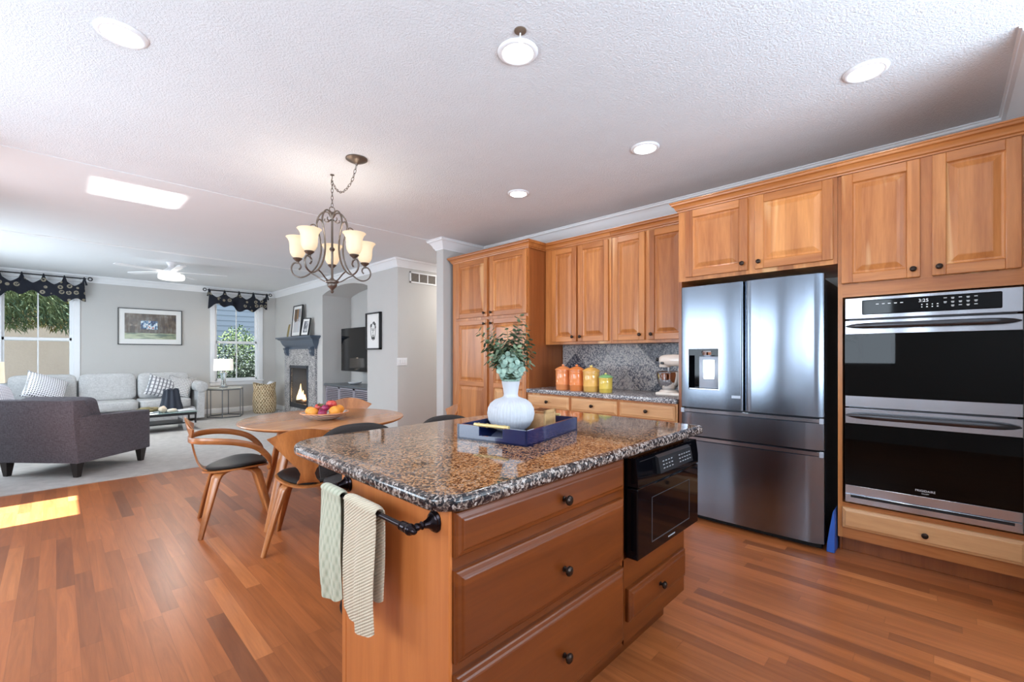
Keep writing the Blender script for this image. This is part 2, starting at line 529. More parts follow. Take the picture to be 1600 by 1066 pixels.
def thing(name, label, cat, loc=(0, 0, 0), rotz=0.0, group=None):
    o = bpy.data.objects.new(name, None)
    o.empty_display_size = 0.1
    C.objects.link(o)
    o.location = loc; o.rotation_euler = (0, 0, rotz)
    o['label'] = label; o['category'] = cat
    if group: o['group'] = group
    return o

def tag(o, label, cat, group=None, kind=None):
    o['label'] = label; o['category'] = cat
    if group: o['group'] = group
    if kind: o['kind'] = kind
    return o

def struct(name, bm, m, smooth=False, label=None):
    o = finish(name, bm, m, smooth=smooth)
    o['kind'] = 'structure'
    if label: o['label'] = label; o['category'] = name.split('_')[0]
    return o

def kids(o):
    return [c for c in bpy.data.objects if c.parent == o]

def dup(root, loc, rotz=0.0, label=None, group=None, scale=None):
    r = root.copy(); C.objects.link(r); r.location = loc; r.rotation_euler = (0, 0, rotz)
    if label: r['label'] = label
    if group: r['group'] = group
    if scale: r.scale = scale
    for ch in kids(root):
        c = ch.copy(); C.objects.link(c); c.parent = r
        for g in kids(ch):
            d = g.copy(); C.objects.link(d); d.parent = c
    return r
# ================================================================== THE SETTING
CEIL = 2.74
KX = 4.139         # back of everything fixed to the kitchen wall
FX = 3.53          # face of the deep cabinets
FARY = 11.35
HX = 3.62          # fireplace wall
bm = nb(); box(bm, -1.5, 6.4, -2.75, 6.05, -0.06, 0.0); struct('floor', bm, 'floor')
bm = nb(); box(bm, -1.5, 4.3, 6.05, 11.5, -0.06, 0.006); struct('floor_carpet', bm, 'carpet')
bm = nb(); box(bm, 4.3, 6.4, 6.0, 6.2, -0.06, -0.001); struct('floor_threshold', bm, 'floor')
bm = nb(); box(bm, -.74, 6.4, -2.75, 4.72, CEIL, CEIL + .15); box(bm, -1.5, -.74, -2.75, 4.4, CEIL, CEIL + .15); struct('ceiling', bm, 'ceil_tex')
bm = nb(); box(bm, -.74, 6.4, 4.72, 8.0, CEIL - .004, CEIL + .15); box(bm, -1.5, -.74, 6.15, 8.0, CEIL - .004, CEIL + .15)
box(bm, -1.5, 6.4, 8.0, 11.5, CEIL, CEIL + .15)
struct('ceiling_living', bm, 'ceil')
bm = nb(); box(bm, -1.4, HX, 7.9, 8.0, CEIL - .008, CEIL, .003); struct('trim_ceiling_batten', bm, 'trim')

W1 = (-0.67, 0.22); W2 = (2.40, 3.26); WZ = (0.69, 2.52)
bm = nb()
box(bm, -1.5, W1[0], FARY, FARY + .16, 0, CEIL)
box(bm, W1[1], W2[0], FARY, FARY + .16, 0, CEIL)
box(bm, W2[1], 4.35, FARY, FARY + .16, 0, CEIL)
for a, b in (W1, W2):
    box(bm, a, b, FARY, FARY + .16, 0, WZ[0]); box(bm, a, b, FARY, FARY + .16, WZ[1], CEIL)
struct('wall_far', bm, 'wall')

# hearth wall with arched niche and firebox opening
N0, N1 = 6.893, 8.678
F0, F1, FZ0, FZ1 = 9.27, 10.26, 0.15, 1.05
bm = nb()
box(bm, HX, 4.35, 5.95, N0, 0, CEIL)
box(bm, HX, 4.35, N1, F0, 0, CEIL)
box(bm, HX, 4.35, F1, FARY, 0, CEIL)
box(bm, HX, 4.35, F0, F1, 0, FZ0); box(bm, HX, 4.35, F0, F1, FZ1, CEIL); box(bm, 3.95, 4.35, F0, F1, FZ0, FZ1)
box(bm, 4.2, 4.35, N0, N1, 0, CEIL)
arc = [(N0 + (N1 - N0) * i / 16, 2.435 + .115 * math.sin(PI * i / 16) ** .8) for i in range(17)]
prism(bm, [(N0, CEIL), (N1, CEIL)] + arc[::-1], 'X', HX, 4.2)
struct('wall_hearth', bm, 'wall')
bm = nb(); box(bm, 4.141, 4.30, -.5, 4.56, 0, CEIL); struct('wall_kitchen', bm, 'wall')
bm = nb(); box(bm, 3.43, 6.3, 4.56, 4.70, 0, CEIL); struct('wall_stub', bm, 'wall')
bm = nb(); box(bm, 4.35, 6.3, 5.95, 6.1, 0, CEIL); struct('wall_hall', bm, 'wall')
bm = nb(); box(bm, 6.25, 6.4, 4.56, 6.1, 0, CEIL); struct('wall_hall_end', bm, 'wall')
bm = nb(); box(bm, 3.0, 4.3, -2.75, -.34, 0, CEIL); struct('wall_right', bm, 'wall')
KW = (0.50, 1.30, 1.12, 2.16); KV = (2.35, 4.10, .85, 2.05)
bm = nb()
box(bm, -1.5, -1.35, -2.75, KW[0], 0, CEIL); box(bm, -1.5, -1.35, KW[1], KV[0], 0, CEIL); box(bm, -1.5, -1.35, KV[1], 4.4, 0, CEIL)
box(bm, -1.5, -1.35, KV[0], KV[1], 0, KV[2]); box(bm, -1.5, -1.35, KV[0], KV[1], KV[3], CEIL)
box(bm, -1.5, -1.35, KW[0], KW[1], 0, KW[2]); box(bm, -1.5, -1.35, KW[0], KW[1], KW[3], CEIL)
box(bm, -1.35, -.66, 4.3, 4.4, 0, CEIL)
struct('wall_left', bm, 'wall')
bm = nb()
box(bm, -.74, -.66, 4.4, 4.95, 0, CEIL); box(bm, -.74, -.66, 5.62, 6.25, 0, CEIL); box(bm, -.74, -.66, 4.95, 5.62, 2.66, CEIL)
box(bm, -1.5, -.74, 6.15, 6.25, 0, CEIL)
struct('wall_nook', bm, 'wall')
bm = nb(); box(bm, -2.4, -1.5, 6.3, 11.5, 2.55, 2.7); box(bm, -2.4, -1.5, -2.75, 4.4, 2.55, 2.7); struct('roof_eave', bm, 'trim')  # unseen slabs added to keep the sun out of the left windows
LW = (7.2, 10.0, 0.75, 2.35)
bm = nb()
box(bm, -1.5, -1.4, 6.25, LW[0], 0, CEIL); box(bm, -1.5, -1.4, LW[1], FARY, 0, CEIL)
box(bm, -1.5, -1.4, LW[0], LW[1], 0, LW[2]); box(bm, -1.5, -1.4, LW[0], LW[1], LW[3], CEIL)
struct('wall_living', bm, 'wall')
bm = nb()
box(bm, -1.5, -.4, -2.75, -2.6, 0, CEIL); box(bm, -.4, 3.0, -2.75, -2.6, 0, .25); box(bm, -.4, 3.0, -2.75, -2.6, 2.4, CEIL)
struct('wall_rear', bm, 'wall')

def mould(name, pts, prof, m, parent=None, closed=False, z=0.0):
    """profile (out, height) swept along a plan polyline; out is to the LEFT of travel"""
    bm = nb()
    P = [Vector((p[0], p[1])) for p in pts]
    rings = []
    for i, p in enumerate(P):
        d0 = (P[i] - P[i - 1]).normalized() if i > 0 else None
        d1 = (P[i + 1] - P[i]).normalized() if i < len(P) - 1 else None
        if d0 is None: d0 = d1
        if d1 is None: d1 = d0
        n0 = Vector((-d0.y, d0.x)); n1 = Vector((-d1.y, d1.x))
        mt = (n0 + n1); mt = mt / max(mt.dot(n0), 1e-4)
        rings.append(ring(bm, [(p.x + mt.x * o, p.y + mt.y * o, z + h) for o, h in prof]))
    for a, b in zip(rings, rings[1:]):
        bridge(bm, a, b)
    cap(bm, rings[0], True); cap(bm, rings[-1])
    return finish(name, bm, m, parent, ang=25)
CROWN = [(0, -.125), (.012, -.125), (.014, -.112), (.03, -.095), (.045, -.06), (.07, -.032), (.088, -.025), (.09, -.012), (.1, -.008), (.1, 0), (0, 0)]
o = mould('trim_crown_kitchen', [(3.0, -.34), (KX, -.34), (KX, 4.56), (3.43, 4.56), (3.43, 4.70), (6.25, 4.70)], CROWN, 'trim', z=CEIL); o['kind'] = 'structure'
o = mould('trim_crown_living', [(6.25, 5.95), (HX, 5.95), (HX, FARY), (-1.4, FARY), (-1.4, 6.25)], CROWN, 'trim', z=CEIL - .001); o['kind'] = 'structure'
BASE = [(0, 0), (.016, 0), (.016, .085), (.012, .1), (.006, .108), (0, .108)]
for nm, pts in (('hall', [(6.25, 5.95), (HX, 5.95), (HX, N0)]), ('hearth', [(HX, N1), (HX, 8.90)]), ('hearth_corner', [(HX, 10.62), (HX, FARY), (-1.4, FARY)]),
                ('stub', [(3.53, 4.56), (3.43, 4.56), (3.43, 4.70), (6.25, 4.70)])):
    o = mould('baseboard_' + nm, pts, BASE, 'trim', z=.002); o['kind'] = 'structure'

def window(name, x0, x1, label):
    t = thing(name, label, 'window', ((x0 + x1) / 2, FARY, 0)); t['kind'] = 'structure'
    cx = (x0 + x1) / 2; a, b = x0 - cx, x1 - cx
    z0, z1 = WZ
    bm = nb()
    cw = .085
    box(bm, a - cw, a + .002, -.02, 0, z0 - cw, z1 + cw, .004); box(bm, b - .002, b + cw, -.02, 0, z0 - cw, z1 + cw, .004)
    box(bm, a, b, -.02, 0, z1, z1 + cw, .004); box(bm, a, b, -.02, 0, z0 - cw, z0, .004)
    box(bm, a - cw - .015, b + cw + .015, -.035, 0, z0 - .012, z0 + .012, .005)
    finish('window_casing', bm, 'trim', t, False)
    bm = nb()
    for u0, u1 in ((a, a + .025), (b - .025, b)):
        box(bm, u0, u1, 0, .14, z0, z1)
    box(bm, a, b, 0, .14, z0, z0 + .025); box(bm, a, b, 0, .14, z1 - .025, z1)
    finish('window_frame', bm, 'trim', t, False)
    zm = 1.55
    for nm, y, za, zb in (('upper_sash', .08, zm - .03, z1 - .02), ('lower_sash', .05, z0 + .02, zm + .03)):
        bm = nb()
        s = .035
        box(bm, a + .02, a + .02 + s, y, y + .03, za, zb, .003); box(bm, b - .02 - s, b - .02, y, y + .03, za, zb, .003)
        box(bm, a + .02, b - .02, y, y + .03, za, za + .05, .003); box(bm, a + .02, b - .02, y, y + .03, zb - .05, zb, .003)
        box(bm, -.009, .009, y + .004, y + .026, za, zb, .002)
        o = finish(nm, bm, 'trim', t, False)
        bm = nb(); box(bm, a + .05, b - .05, y + .014, y + .018, za + .04, zb - .04)
        finish('glass_pane', bm, 'pane', o, False)
    return t
window('window_1', W1[0], W1[1], 'white double-hung window above the left end of the pale sofa')
window('window_2', W2[0], W2[1], 'white double-hung window behind the small lamp in the far corner')
# kitchen, nook, rear and living side glazing (seen only as reflections and as daylight)
def side_glazing(name, x, y0, y1, z0, z1, nm, label):
    t = thing(name, label, 'window', (x, (y0 + y1) / 2, 0)); t['kind'] = 'structure'
    bm = nb(); h = (y1 - y0) / 2
    box(bm, -.03, .03, -h, -h + .05, z0, z1); box(bm, -.03, .03, h - .05, h, z0, z1)
    box(bm, -.03, .03, -h, h, z0, z0 + .05); box(bm, -.03, .03, -h, h, z1 - .05, z1)
    for k in range(1, nm):
        yy = -h + 2 * h * k / nm; box(bm, -.025, .025, yy - .03, yy + .03, z0, z1)
    finish('window_frame', bm, 'trim', t, False)
side_glazing('window_3', -1.45, KW[0], KW[1], KW[2], KW[3], 2, 'kitchen sink window in the left wall')
side_glazing('window_5', -1.45, KV[0], KV[1], KV[2], KV[3], 2, 'wide dining window in the left wall')
side_glazing('window_4', -1.46, LW[0], LW[1], LW[2], LW[3], 3, 'triple window in the living room left wall')

# ================================================================== KITCHEN CABINETS
def mapK(xf):
    return lambda p: Vector((xf - p[1], p[0], p[2]))
def mapI(yf):
    return lambda p: Vector((p[0], yf - p[1], p[2]))

def nested(bm, u0, u1, w0, w1, prof, capmi=0):
    rs = []
    for ins, n in prof:
        rs.append(ring(bm, [(u0 + ins, n, w0 + ins), (u1 - ins, n, w0 + ins), (u1 - ins, n, w1 - ins), (u0 + ins, n, w1 - ins)]))
    for a, b in zip(rs, rs[1:]):
        bridge(bm, a, b)
    cap(bm, rs[-1]); cap(bm, rs[0], True)

def fin_map(name, bm, mats, parent, mp, off, smooth=True, ang=20):
    for v in bm.verts:
        v.co = mp(v.co) - off
    return finish(name, bm, mats, parent, smooth, ang)

def knob(parent, u, w, mp, off, n0=.02):
    bm = nb()
    prof = [(.009, 0), (.009, .003), (.006, .005), (.006, .012), (.0135, .016), (.0165, .021), (.0155, .026), (.009, .030), (.004, .031)]
    rings = []
    for r, h in prof:
        rings.append(ring(bm, [(u + r * math.cos(2 * PI * k / 14), n0 + h, w + r * math.sin(2 * PI * k / 14)) for k in range(14)]))
    for a, b in zip(rings, rings[1:]):
        bridge(bm, a, b)
    cap(bm, rings[0]); cap(bm, rings[-1])
    return fin_map('knob', bm, 'bronze', parent, mp, off)

def door(parent, mp, off, u0, u1, w0, w1, kn=None, mats=('cab_v', 'cab_h'), st=.058, midrail=None, name='door'):
    bm = nb()
    T = .021
    box(bm, u0, u0 + st, 0, T, w0, w1, .004, 2, 0); box(bm, u1 - st, u1, 0, T, w0, w1, .004, 2, 0)
    for za, zb in [(w0, w0 + st), (w1 - st, w1)] + ([(midrail - st / 2, midrail + st / 2)] if midrail else []):
        box(bm, u0 + st - .001, u1 - st + .001, 0, T - .0006, za, zb, .003, 1, 1)
    # bead line inside the frame
    o = fin_map(name, bm, [mats[0], mats[1]], parent, mp, off)
    spans = [(w0 + st, w1 - st)] if not midrail else [(w0 + st, midrail - st / 2), (midrail + st / 2, w1 - st)]
    for za, zb in spans:
        bm = nb()
        nested(bm, u0 + st - .001, u1 - st + .001, za - .001, zb + .001, [(0, .002), (0, .015), (.006, .009), (.012, .007), (.016, .007), (.046, .0175), (.049, .0175), (.050, .0182)])
        fin_map('panel', bm, mats[0], o, mp, off, ang=12)
    if kn:
        knob(o, kn[0], kn[1], mp, off)
    return o

def drawer(parent, mp, off, u0, u1, w0, w1, m, kn=None, th=.021, name='drawer', lip=.028):
    bm = nb()
    nested(bm, u0, u1, w0, w1, [(0, -.0), (0, th * .45), (.002, th * .62), (.006, th * .72), (lip * .55, th * .8), (lip * .7, th * .95), (lip * .85, th), (lip, th)])
    o = fin_map(name, bm, m, parent, mp, off, smooth=False)
    if kn:
        knob(o, kn[0], kn[1], mp, off, th)
    return o
CABCROWN = [(0, -.075), (.008, -.075), (.010, -.066), (.02, -.06), (.024, -.045), (.034, -.03), (.046, -.024), (.05, -.012), (.056, -.008), (.056, 0), (0, 0)]

# --- double oven cabinet
t = thing('oven_cabinet', 'tall cherry cabinet that holds the double wall oven', 'cabinet', (3.835, .08, 0))
off = Vector(t.location)
bm = nb()
for b in ((FX, KX, .468, .492, .10, 2.43), (FX, KX, -.335, -.312, .10, 2.43)):
    box(bm, *[v - (off[0] if i < 2 else off[1] if i < 4 else 0) for i, v in enumerate(b)])
for b in ((FX, KX, -.335, .492, 2.42, 2.44), (FX, KX, -.312, .468, 1.64, 1.72), (FX, KX, -.312, .468, .10, .325)):
    box(bm, *[v - (off[0] if i < 2 else off[1] if i < 4 else 0) for i, v in enumerate(b)], mi=1)
box(bm, FX - off[0], FX + .02 - off[0], .045 - off[1], .105 - off[1], 1.7201, 2.4199); box(bm, FX + .01 - off[0], KX - off[0], -.312 - off[1], .468 - off[1], 1.72, 2.42)
finish('carcass', bm, ['cab_v', 'cab_h'], t, False)
bm = nb(); box(bm, 3.6 - off[0], 3.62 - off[0], -.335 - off[1], .482 - off[1], 0, .12, .002)
box(bm, 3.585 - off[0], KX - off[0], .478 - off[1], .492 - off[1], 0, .12, .002)
finish('toe_kick', bm, 'cab_side', t, False)
mp = mapK(FX)
door(t, mp, off, .100, .473, 1.727, 2.418, (.129, 1.774))
door(t, mp, off, -.292, .049, 1.727, 2.418, (.019, 1.774))
drawer(t, mp, off, -.31, .468, .168, .298, 'lowlight', (.079, .227), lip=.024)
mould('crown', [(FX - off[0], -.335 - off[1]), (FX - off[0], .492 - off[1])], CABCROWN, 'cab_h', t, z=2.50)
bm = nb(); box(bm, FX - off[0], KX - off[0], -.335 - off[1], .492 - off[1], 2.43, 2.495); finish('top_board', bm, 'cab_h', t, False)

# --- fridge surround
t = thing('refrigerator_cabinet', 'short double-door cherry cabinet above the refrigerator', 'cabinet', (3.835, 1.02, 0))
off = Vector(t.location)
def lb(bm, x0, x1, y0, y1, z0, z1, bev=0, mi=0, seg=1):
    box(bm, x0 - off[0], x1 - off[0], y0 - off[1], y1 - off[1], z0 - off[2], z1 - off[2], bev, seg, mi)
bm = nb(); lb(bm, FX, KX, .494, 1.545, 1.862, 2.43, mi=0)
finish('carcass', bm, ['cab_v', 'cab_h'], t, False)
bm = nb(); lb(bm, FX, KX, 1.520, 1.545, 0.0, 1.862); finish('side_panel', bm, 'cab_side', t, False)
door(t, mp, off, 1.025, 1.484, 1.890, 2.418, (1.059, 1.941))
door(t, mp, off, .517, .978, 1.890, 2.418, (.949, 1.939))
mould('crown', [(FX - off[0], .492 - off[1]), (FX - off[0], 1.545 - off[1]), (3.75 - off[0], 1.545 - off[1])], CABCROWN, 'cab_h', t, z=2.50)
bm = nb(); lb(bm, FX, KX, .492, 1.545, 2.43, 2.495); finish('top_board', bm, 'cab_h', t, False)

# --- wall cabinets over the counter
UX = 3.81
for (y0, y1, d1, d2, k1, k2, lab) in ((2.345, 3.185, (2.756, 3.083), (2.371, 2.732), 2.798, 2.70, 'double-door cherry wall cabinet beside the tall pantry, above the canisters'),
                                 (1.547, 2.343, (1.982, 2.320), (1.60, 1.944), 2.027, 1.913, 'double-door cherry wall cabinet between refrigerator and canister end, above the mixer')):
    t = thing('wall_cabinet', lab, 'cabinet', (3.975, (y0 + y1) / 2, 1.385), group='wall cabinets above the back counter')
    off = Vector(t.location)
    bm = nb(); lb(bm, UX, KX, y0, y1, 1.385, 2.43); finish('carcass', bm, 'cab_v', t, False)
    mu = mapK(UX)
    door(t, mu, off, d1[0], d1[1], 1.412, 2.415, (k1, 1.462))
    door(t, mu, off, d2[0], d2[1], 1.412, 2.415, (k2, 1.462))
    mould('crown', [(UX - off[0], y0 - off[1]), (UX - off[0], y1 - off[1])], CABCROWN, 'cab_h', t, z=2.50 - 1.385)
    bm = nb(); lb(bm, UX, KX, y0, y1, 2.43, 2.495); finish('top_board', bm, 'cab_h', t, False)

# --- pantry
t = thing('pantry_cabinet', 'tall four-door cherry pantry cabinet at the left end of the run', 'cabinet', (3.835, 3.84, 0))
off = Vector(t.location)
bm = nb(); lb(bm, FX, KX, 3.197, 4.485, .10, 2.43); lb(bm, 3.6, KX, 3.20, 4.48, 0, .10)
finish('carcass', bm, 'cab_side', t, False)
bm = nb(); lb(bm, FX - .002, FX + .018, 3.190, 4.487, .10, 2.43); finish('face_frame', bm, 'cab_v', t, False)
mpp = mapK(FX - .002)
door(t, mpp, off, 3.825, 4.395, 1.722, 2.415, (3.869, 1.766)); door(t, mpp, off, 3.205, 3.775, 1.722, 2.415, (3.752, 1.766))
door(t, mpp, off, 3.825, 4.395, .13, 1.690, (3.869, 1.639), midrail=.925); door(t, mpp, off, 3.205, 3.775, .13, 1.690, (3.752, 1.639), midrail=.925)
mould('crown', [(UX - off[0], 3.190 - off[1]), (FX - off[0], 3.190 - off[1]), (FX - off[0], 4.487 - off[1]), (FX + .3 - off[0], 4.487 - off[1])], CABCROWN, 'cab_h', t, z=2.50)
bm = nb(); lb(bm, FX, KX, 3.190, 4.487, 2.43, 2.495); finish('top_board', bm, 'cab_h', t, False)

# --- base cabinets and back counter
mb = mapK(3.52)
for (y0, y1, k, lab) in ((2.625, 3.19, 2.906, 'cherry base cabinet with top drawer, next to the pantry'), (2.09, 2.623, 2.362, 'cherry base cabinet with top drawer, middle of the back counter'),
                    (1.547, 2.088, 1.813, 'cherry base cabinet with top drawer, next to the refrigerator')):
    t = thing('base_cabinet', lab, 'cabinet', (3.83, (y0 + y1) / 2, 0), group='base cabinets under the back counter')
    off = Vector(t.location)
    bm = nb(); lb(bm, 3.52, KX, y0, y1, .1, .872); lb(bm, 3.6, KX, y0, y1, 0, .1); finish('carcass', bm, 'cab_side', t, False)
    bm = nb(); lb(bm, 3.515, 3.525, y0, y1, .1, .872); finish('face_frame', bm, 'cab_v', t, False)
    drawer(t, mb, off, y0 + .014, y1 - .014, .728, .853, 'lowlight', (k, .792))
    c = (y0 + y1) / 2
    door(t, mb, off, y0 + .014, c - .004, .13, .70, (c - .03, .65)); door(t, mb, off, c + .004, y1 - .014, .13, .70, (c + .03, .65))
bm = nb()
box(bm, 3.49, KX - .001, 1.547, 3.188, .873, .914, .006, 2)
o = finish('back_countertop', bm, 'granite_grey', ang=40); tag(o, 'speckled grey granite counter along the kitchen wall', 'countertop')
bm = nb(); box(bm, KX - .014, KX - .001, 1.547, 3.188, .915, 1.384)
o = finish('backsplash', bm, 'backsplash', smooth=False); tag(o, 'grey granite tile backsplash laid on the diagonal, behind the canisters', 'backsplash')

# ================================================================== REFRIGERATOR
t = thing('refrigerator', 'stainless steel french-door refrigerator with water dispenser', 'refrigerator', (3.8, 1.02, 0))
off = Vector(t.location)
dk = plain('fridge_side', srgb(38, 40, 46), 0.35, 0.3); gap = plain('door_gap', (.004, .004, .005, 1), 0.6)
bm = nb(); lb(bm, 3.505, 4.10, .562, 1.478, .035, 1.775, .004); finish('cabinet_body', bm, dk, t, False)
bm = nb(); lb(bm, 3.50, 3.56, .58, .66, 1.775, 1.80, .006, 0, 2); lb(bm, 3.50, 3.56, 1.38, 1.46, 1.775, 1.80, .006, 0, 2); finish('hinge_cover', bm, dk, t)
bm = nb(); lb(bm, 3.50, 3.54, .575, 1.465, .0, .034); finish('grille', bm, gap, t, False)
DX = 3.44
def fdoor(name, y0, y1, z0, z1, m='steel', bow=.010):
    n = 18
    poly = []
    for i in range(n + 1):
        f = i / n; u = -1 + 2 * f
        y = y0 + (y1 - y0) * (.5 + .5 * u)
        edge = max(0, abs(u) - .93) / .07
        x = DX - bow * (1 - u * u) + .018 * (1 - math.sqrt(max(0, 1 - edge ** 2)))
        poly.append((x - off[0], y - off[1]))
    poly += [(3.50 - off[0], y1 - off[1]), (3.50 - off[0], y0 - off[1])]
    bm = nb(); prism(bm, poly, 'Z', z0, z1)
    return finish(name, bm, m, t, ang=40)
rd = fdoor('door', .555, 1.026, .868, 1.80)
# left door is built round its dispenser opening
DY0, DY1, DZ0, DZ1 = 1.197, 1.427, 1.005, 1.318
bm = nb()
def strip(y0, y1, z0, z1):
    lb(bm, DX, 3.50, y0, y1, z0, z1)
poly = [(3.50, 1.034), (DX + .016, 1.034), (DX + .006, 1.037), (DX + .001, 1.044), (DX, 1.054), (DX, DY0), (3.50, DY0)]
prism(bm, [(a - off[0], b - off[1]) for a, b in poly], 'Z', .868, 1.80)
poly = [(3.50, DY1), (DX, DY1), (DX, 1.470), (DX + .001, 1.480), (DX + .006, 1.486), (DX + .016, 1.488), (3.50, 1.488)]
prism(bm, [(a - off[0], b - off[1]) for a, b in poly], 'Z', .868, 1.80)
strip(DY0, DY1, DZ1, 1.80); strip(DY0, DY1, .868, DZ0)
ld = finish('door', bm, 'steel', t, ang=30)
bm = nb()
lb(bm, 3.495, 3.503, DY0, DY1, DZ0, DZ1); lb(bm, DX + .001, 3.50, DY0, DY0 + .004, DZ0, DZ1); lb(bm, DX + .001, 3.50, DY1 - .004, DY1, DZ0, DZ1); lb(bm, DX + .001, 3.50, DY0, DY1, DZ1 - .05, DZ1)
disp = finish('dispenser_recess', bm, 'black', t, False)
bm = nb(); lb(bm, DX - .003, 3.495, DY0 + .004, DY1 - .004, DZ0, DZ0 + .012, .002); lb(bm, DX - .002, DX + .01, DY0, DY0 + .006, DZ0, DZ1); finish('drip_tray', bm, 'steel_h', disp, False)
silver = plain('dispenser_silver', srgb(176, 184, 196), 0.35, 0.3)
bm = nb(); lb(bm, 3.463, 3.494, 1.210, 1.356, 1.017, 1.262, .006, 0, 2); finish('paddle_panel', bm, silver, disp)
bm = nb(); lb(bm, 3.458, 3.464, 1.238, 1.322, 1.085, 1.235, .002); finish('paddle', bm, 'chrome', disp, False)
bm = nb(); lathe(bm, [(.02, 0), (.045, .008), (.05, .03), (.044, .04)], (3.47 - off[0], 1.29 - off[1], 1.262), 20); finish('spout', bm, 'chrome', disp)
for za, zb in ((.652, .856), (.045, .640)):
    d = fdoor('freezer_drawer', .555, 1.488, za, zb - .03)
    bm = nb(); lb(bm, DX + .004, 3.50, .560, 1.483, zb - .029, zb, .003); finish('handle_strip', bm, 'steel_h', d, False)
    bm = nb(); lb(bm, DX - .002, DX + .02, .555, .578, zb - .034, zb + .002, .002); lb(bm, DX - .002, DX + .02, 1.465, 1.488, zb - .034, zb + .002, .002); finish('strip_end', bm, silver, d, False)
bm = nb(); lb(bm, DX - .0012, DX, 1.052, 1.112, .955, .975); finish('sticker', bm, silver, ld, False)

# blue bag of cleaning cloths tucked beside the fridge
bm = nb()
prism(bm, [(.500, 0.0), (.546, 0.0), (.540, .06), (.528, .15), (.512, .26), (.503, .28), (.500, .2)], 'X', 3.47, 3.60)
bmesh.ops.bevel(bm, geom=bm.edges[:], offset=.004, segments=1, affect='EDGES')
o = finish('dustpan', bm, plain('blue_plastic', srgb(52, 100, 190), 0.35), ang=20)
tag(o, 'blue plastic dustpan standing on the floor between refrigerator and oven cabinet', 'dustpan')

# ================================================================== DOUBLE OVEN
t = thing('double_oven', 'stainless and black glass double wall oven with black touch panel', 'oven', (3.8, .078, 0))
off = Vector(t.location)
OX = 3.50
Y0, Y1 = -.296, .452
bm = nb(); lb(bm, FX - .004, 4.05, Y0 + .02, Y1 - .02, .35, 1.62); finish('oven_body', bm, 'black_satin', t, False)
bm = nb(); lb(bm, OX, FX, Y0, Y1, 1.497, 1.628, .003); cp = finish('control_panel', bm, 'steel_h', t, False)
bm = nb(); lb(bm, OX - .003, OX + .002, -.222, .366, 1.520, 1.610, .004); finish('touch_glass', bm, 'black', cp, False)
wht = emit('panel_glyphs', (.75, .82, .9, 1), .3)
bm = nb()
def glyph(y, z, w, h):
    lb(bm, OX - .0042, OX - .003, y - w / 2, y + w / 2, z - h / 2, z + h / 2)
for r_, zz in enumerate((1.590, 1.568, 1.547)):
    for c_ in range(5):
        if (r_, c_) == (2, 0): continue
        yy = -.005 - c_ * .030
        glyph(yy, zz + .003, .013, .0026)
        if (r_ + c_) % 2 or r_ == 1: glyph(yy, zz - .0025, .010, .002)
for r_ in range(2):
    for c_ in range(4):
        glyph(.092 - .022 * c_, 1.563 - .014 * r_, .005 + .002 * (c_ % 2), .005)
for c_ in range(5):
    glyph(.292 - .028 * c_, 1.582, .013, .004)
finish('button_legends', bm, wht, cp, False)

def text(name, body, loc, size, m, parent, rot, ext=.0004, align='CENTER'):
    cu = bpy.data.curves.new(name, 'FONT'); cu.body = body; cu.size = size; cu.extrude = ext; cu.align_x = align; cu.align_y = 'CENTER'
    cu.materials.append(m)
    o = bpy.data.objects.new(name, cu); C.objects.link(o); o.location = loc; o.rotation_euler = rot
    me = bpy.data.meshes.new_from_object(o.evaluated_get(bpy.context.evaluated_depsgraph_get()))
    me.name = name
    bpy.data.objects.remove(o)
    o = bpy.data.objects.new(name, me); C.objects.link(o); o.location = loc; o.rotation_euler = rot
    if parent: o.parent = parent
    return o
ROTK = (PI / 2, 0, -PI / 2)
text('clock_digits', '3:25', (OX - .0036 - off[0], .085 - off[1], 1.586), .026, wht, cp, ROTK)
def oven_door(z0, z1, gz0, gz1, hz):
    bm = nb()
    nested_ring = [(Y0, Y1, z0, z1)]
    lb(bm, OX, OX + .02, Y0, Y1, gz1, z1, .003); lb(bm, OX, OX + .02, Y0, Y1, z0, gz0, .003); lb(bm, OX + .015, FX - .005, Y0, Y1, z0, z1)
    d = finish('oven_door', bm, 'steel_h', t, False)
    bm = nb(); lb(bm, OX + .001, OX + .016, Y0, Y1, gz0, gz1); finish('door_glass', bm, 'glass_dark', d, False)
    hb = nb()
    pts = []
    n = 24
    for i in range(n + 1):
        f = i / n; u = -1 + 2 * f
        y = Y0 + .008 + (Y1 - Y0 - .016) * f
        x = OX - .050 + .022 * abs(u) ** 8
        pts.append(Vector((x - off[0], y - off[1], hz)))
    wd = [.006 + .028 * (1 - abs(-1 + 2 * i / n) ** 10) for i in range(n + 1)]
    th = [.004 + .012 * (1 - abs(-1 + 2 * i / n) ** 10) for i in range(n + 1)]
    sweep(hb, pts, wd, th, (0, 0, 1), .6)
    for yy in (Y0 + .06, Y1 - .06):
        lb(hb, OX - .048, OX + .001, yy - .01, yy + .01, hz - .009, hz + .009, .003)
    finish('handle', hb, plain('handle_steel', (.075, .075, .08, 1), .28, 1.0) if 'handle_steel' not in bpy.data.materials else bpy.data.materials['handle_steel'], d, ang=50)
    return d
oven_door(.945, 1.487, 1.015, 1.400, 1.450)
d2 = oven_door(.395, .935, .450, .838, .893)
bm = nb(); lb(bm, OX, FX - .005, Y0, Y1, .340, .393, .003); vs_ = finish('vent_trim', bm, 'steel_h', t, False)
bm = nb(); lb(bm, OX - .002, OX + .004, Y0 + .03, Y1 - .03, .374, .390); finish('vent_slot', bm, gap, vs_, False)
lgt = plain('logo_white', srgb(220, 220, 224), 0.4)
text('logo_lettering', 'FRIGIDAIRE', (OX - .0006 - off[0], .078 - off[1], .482), .017, lgt, d2, ROTK)
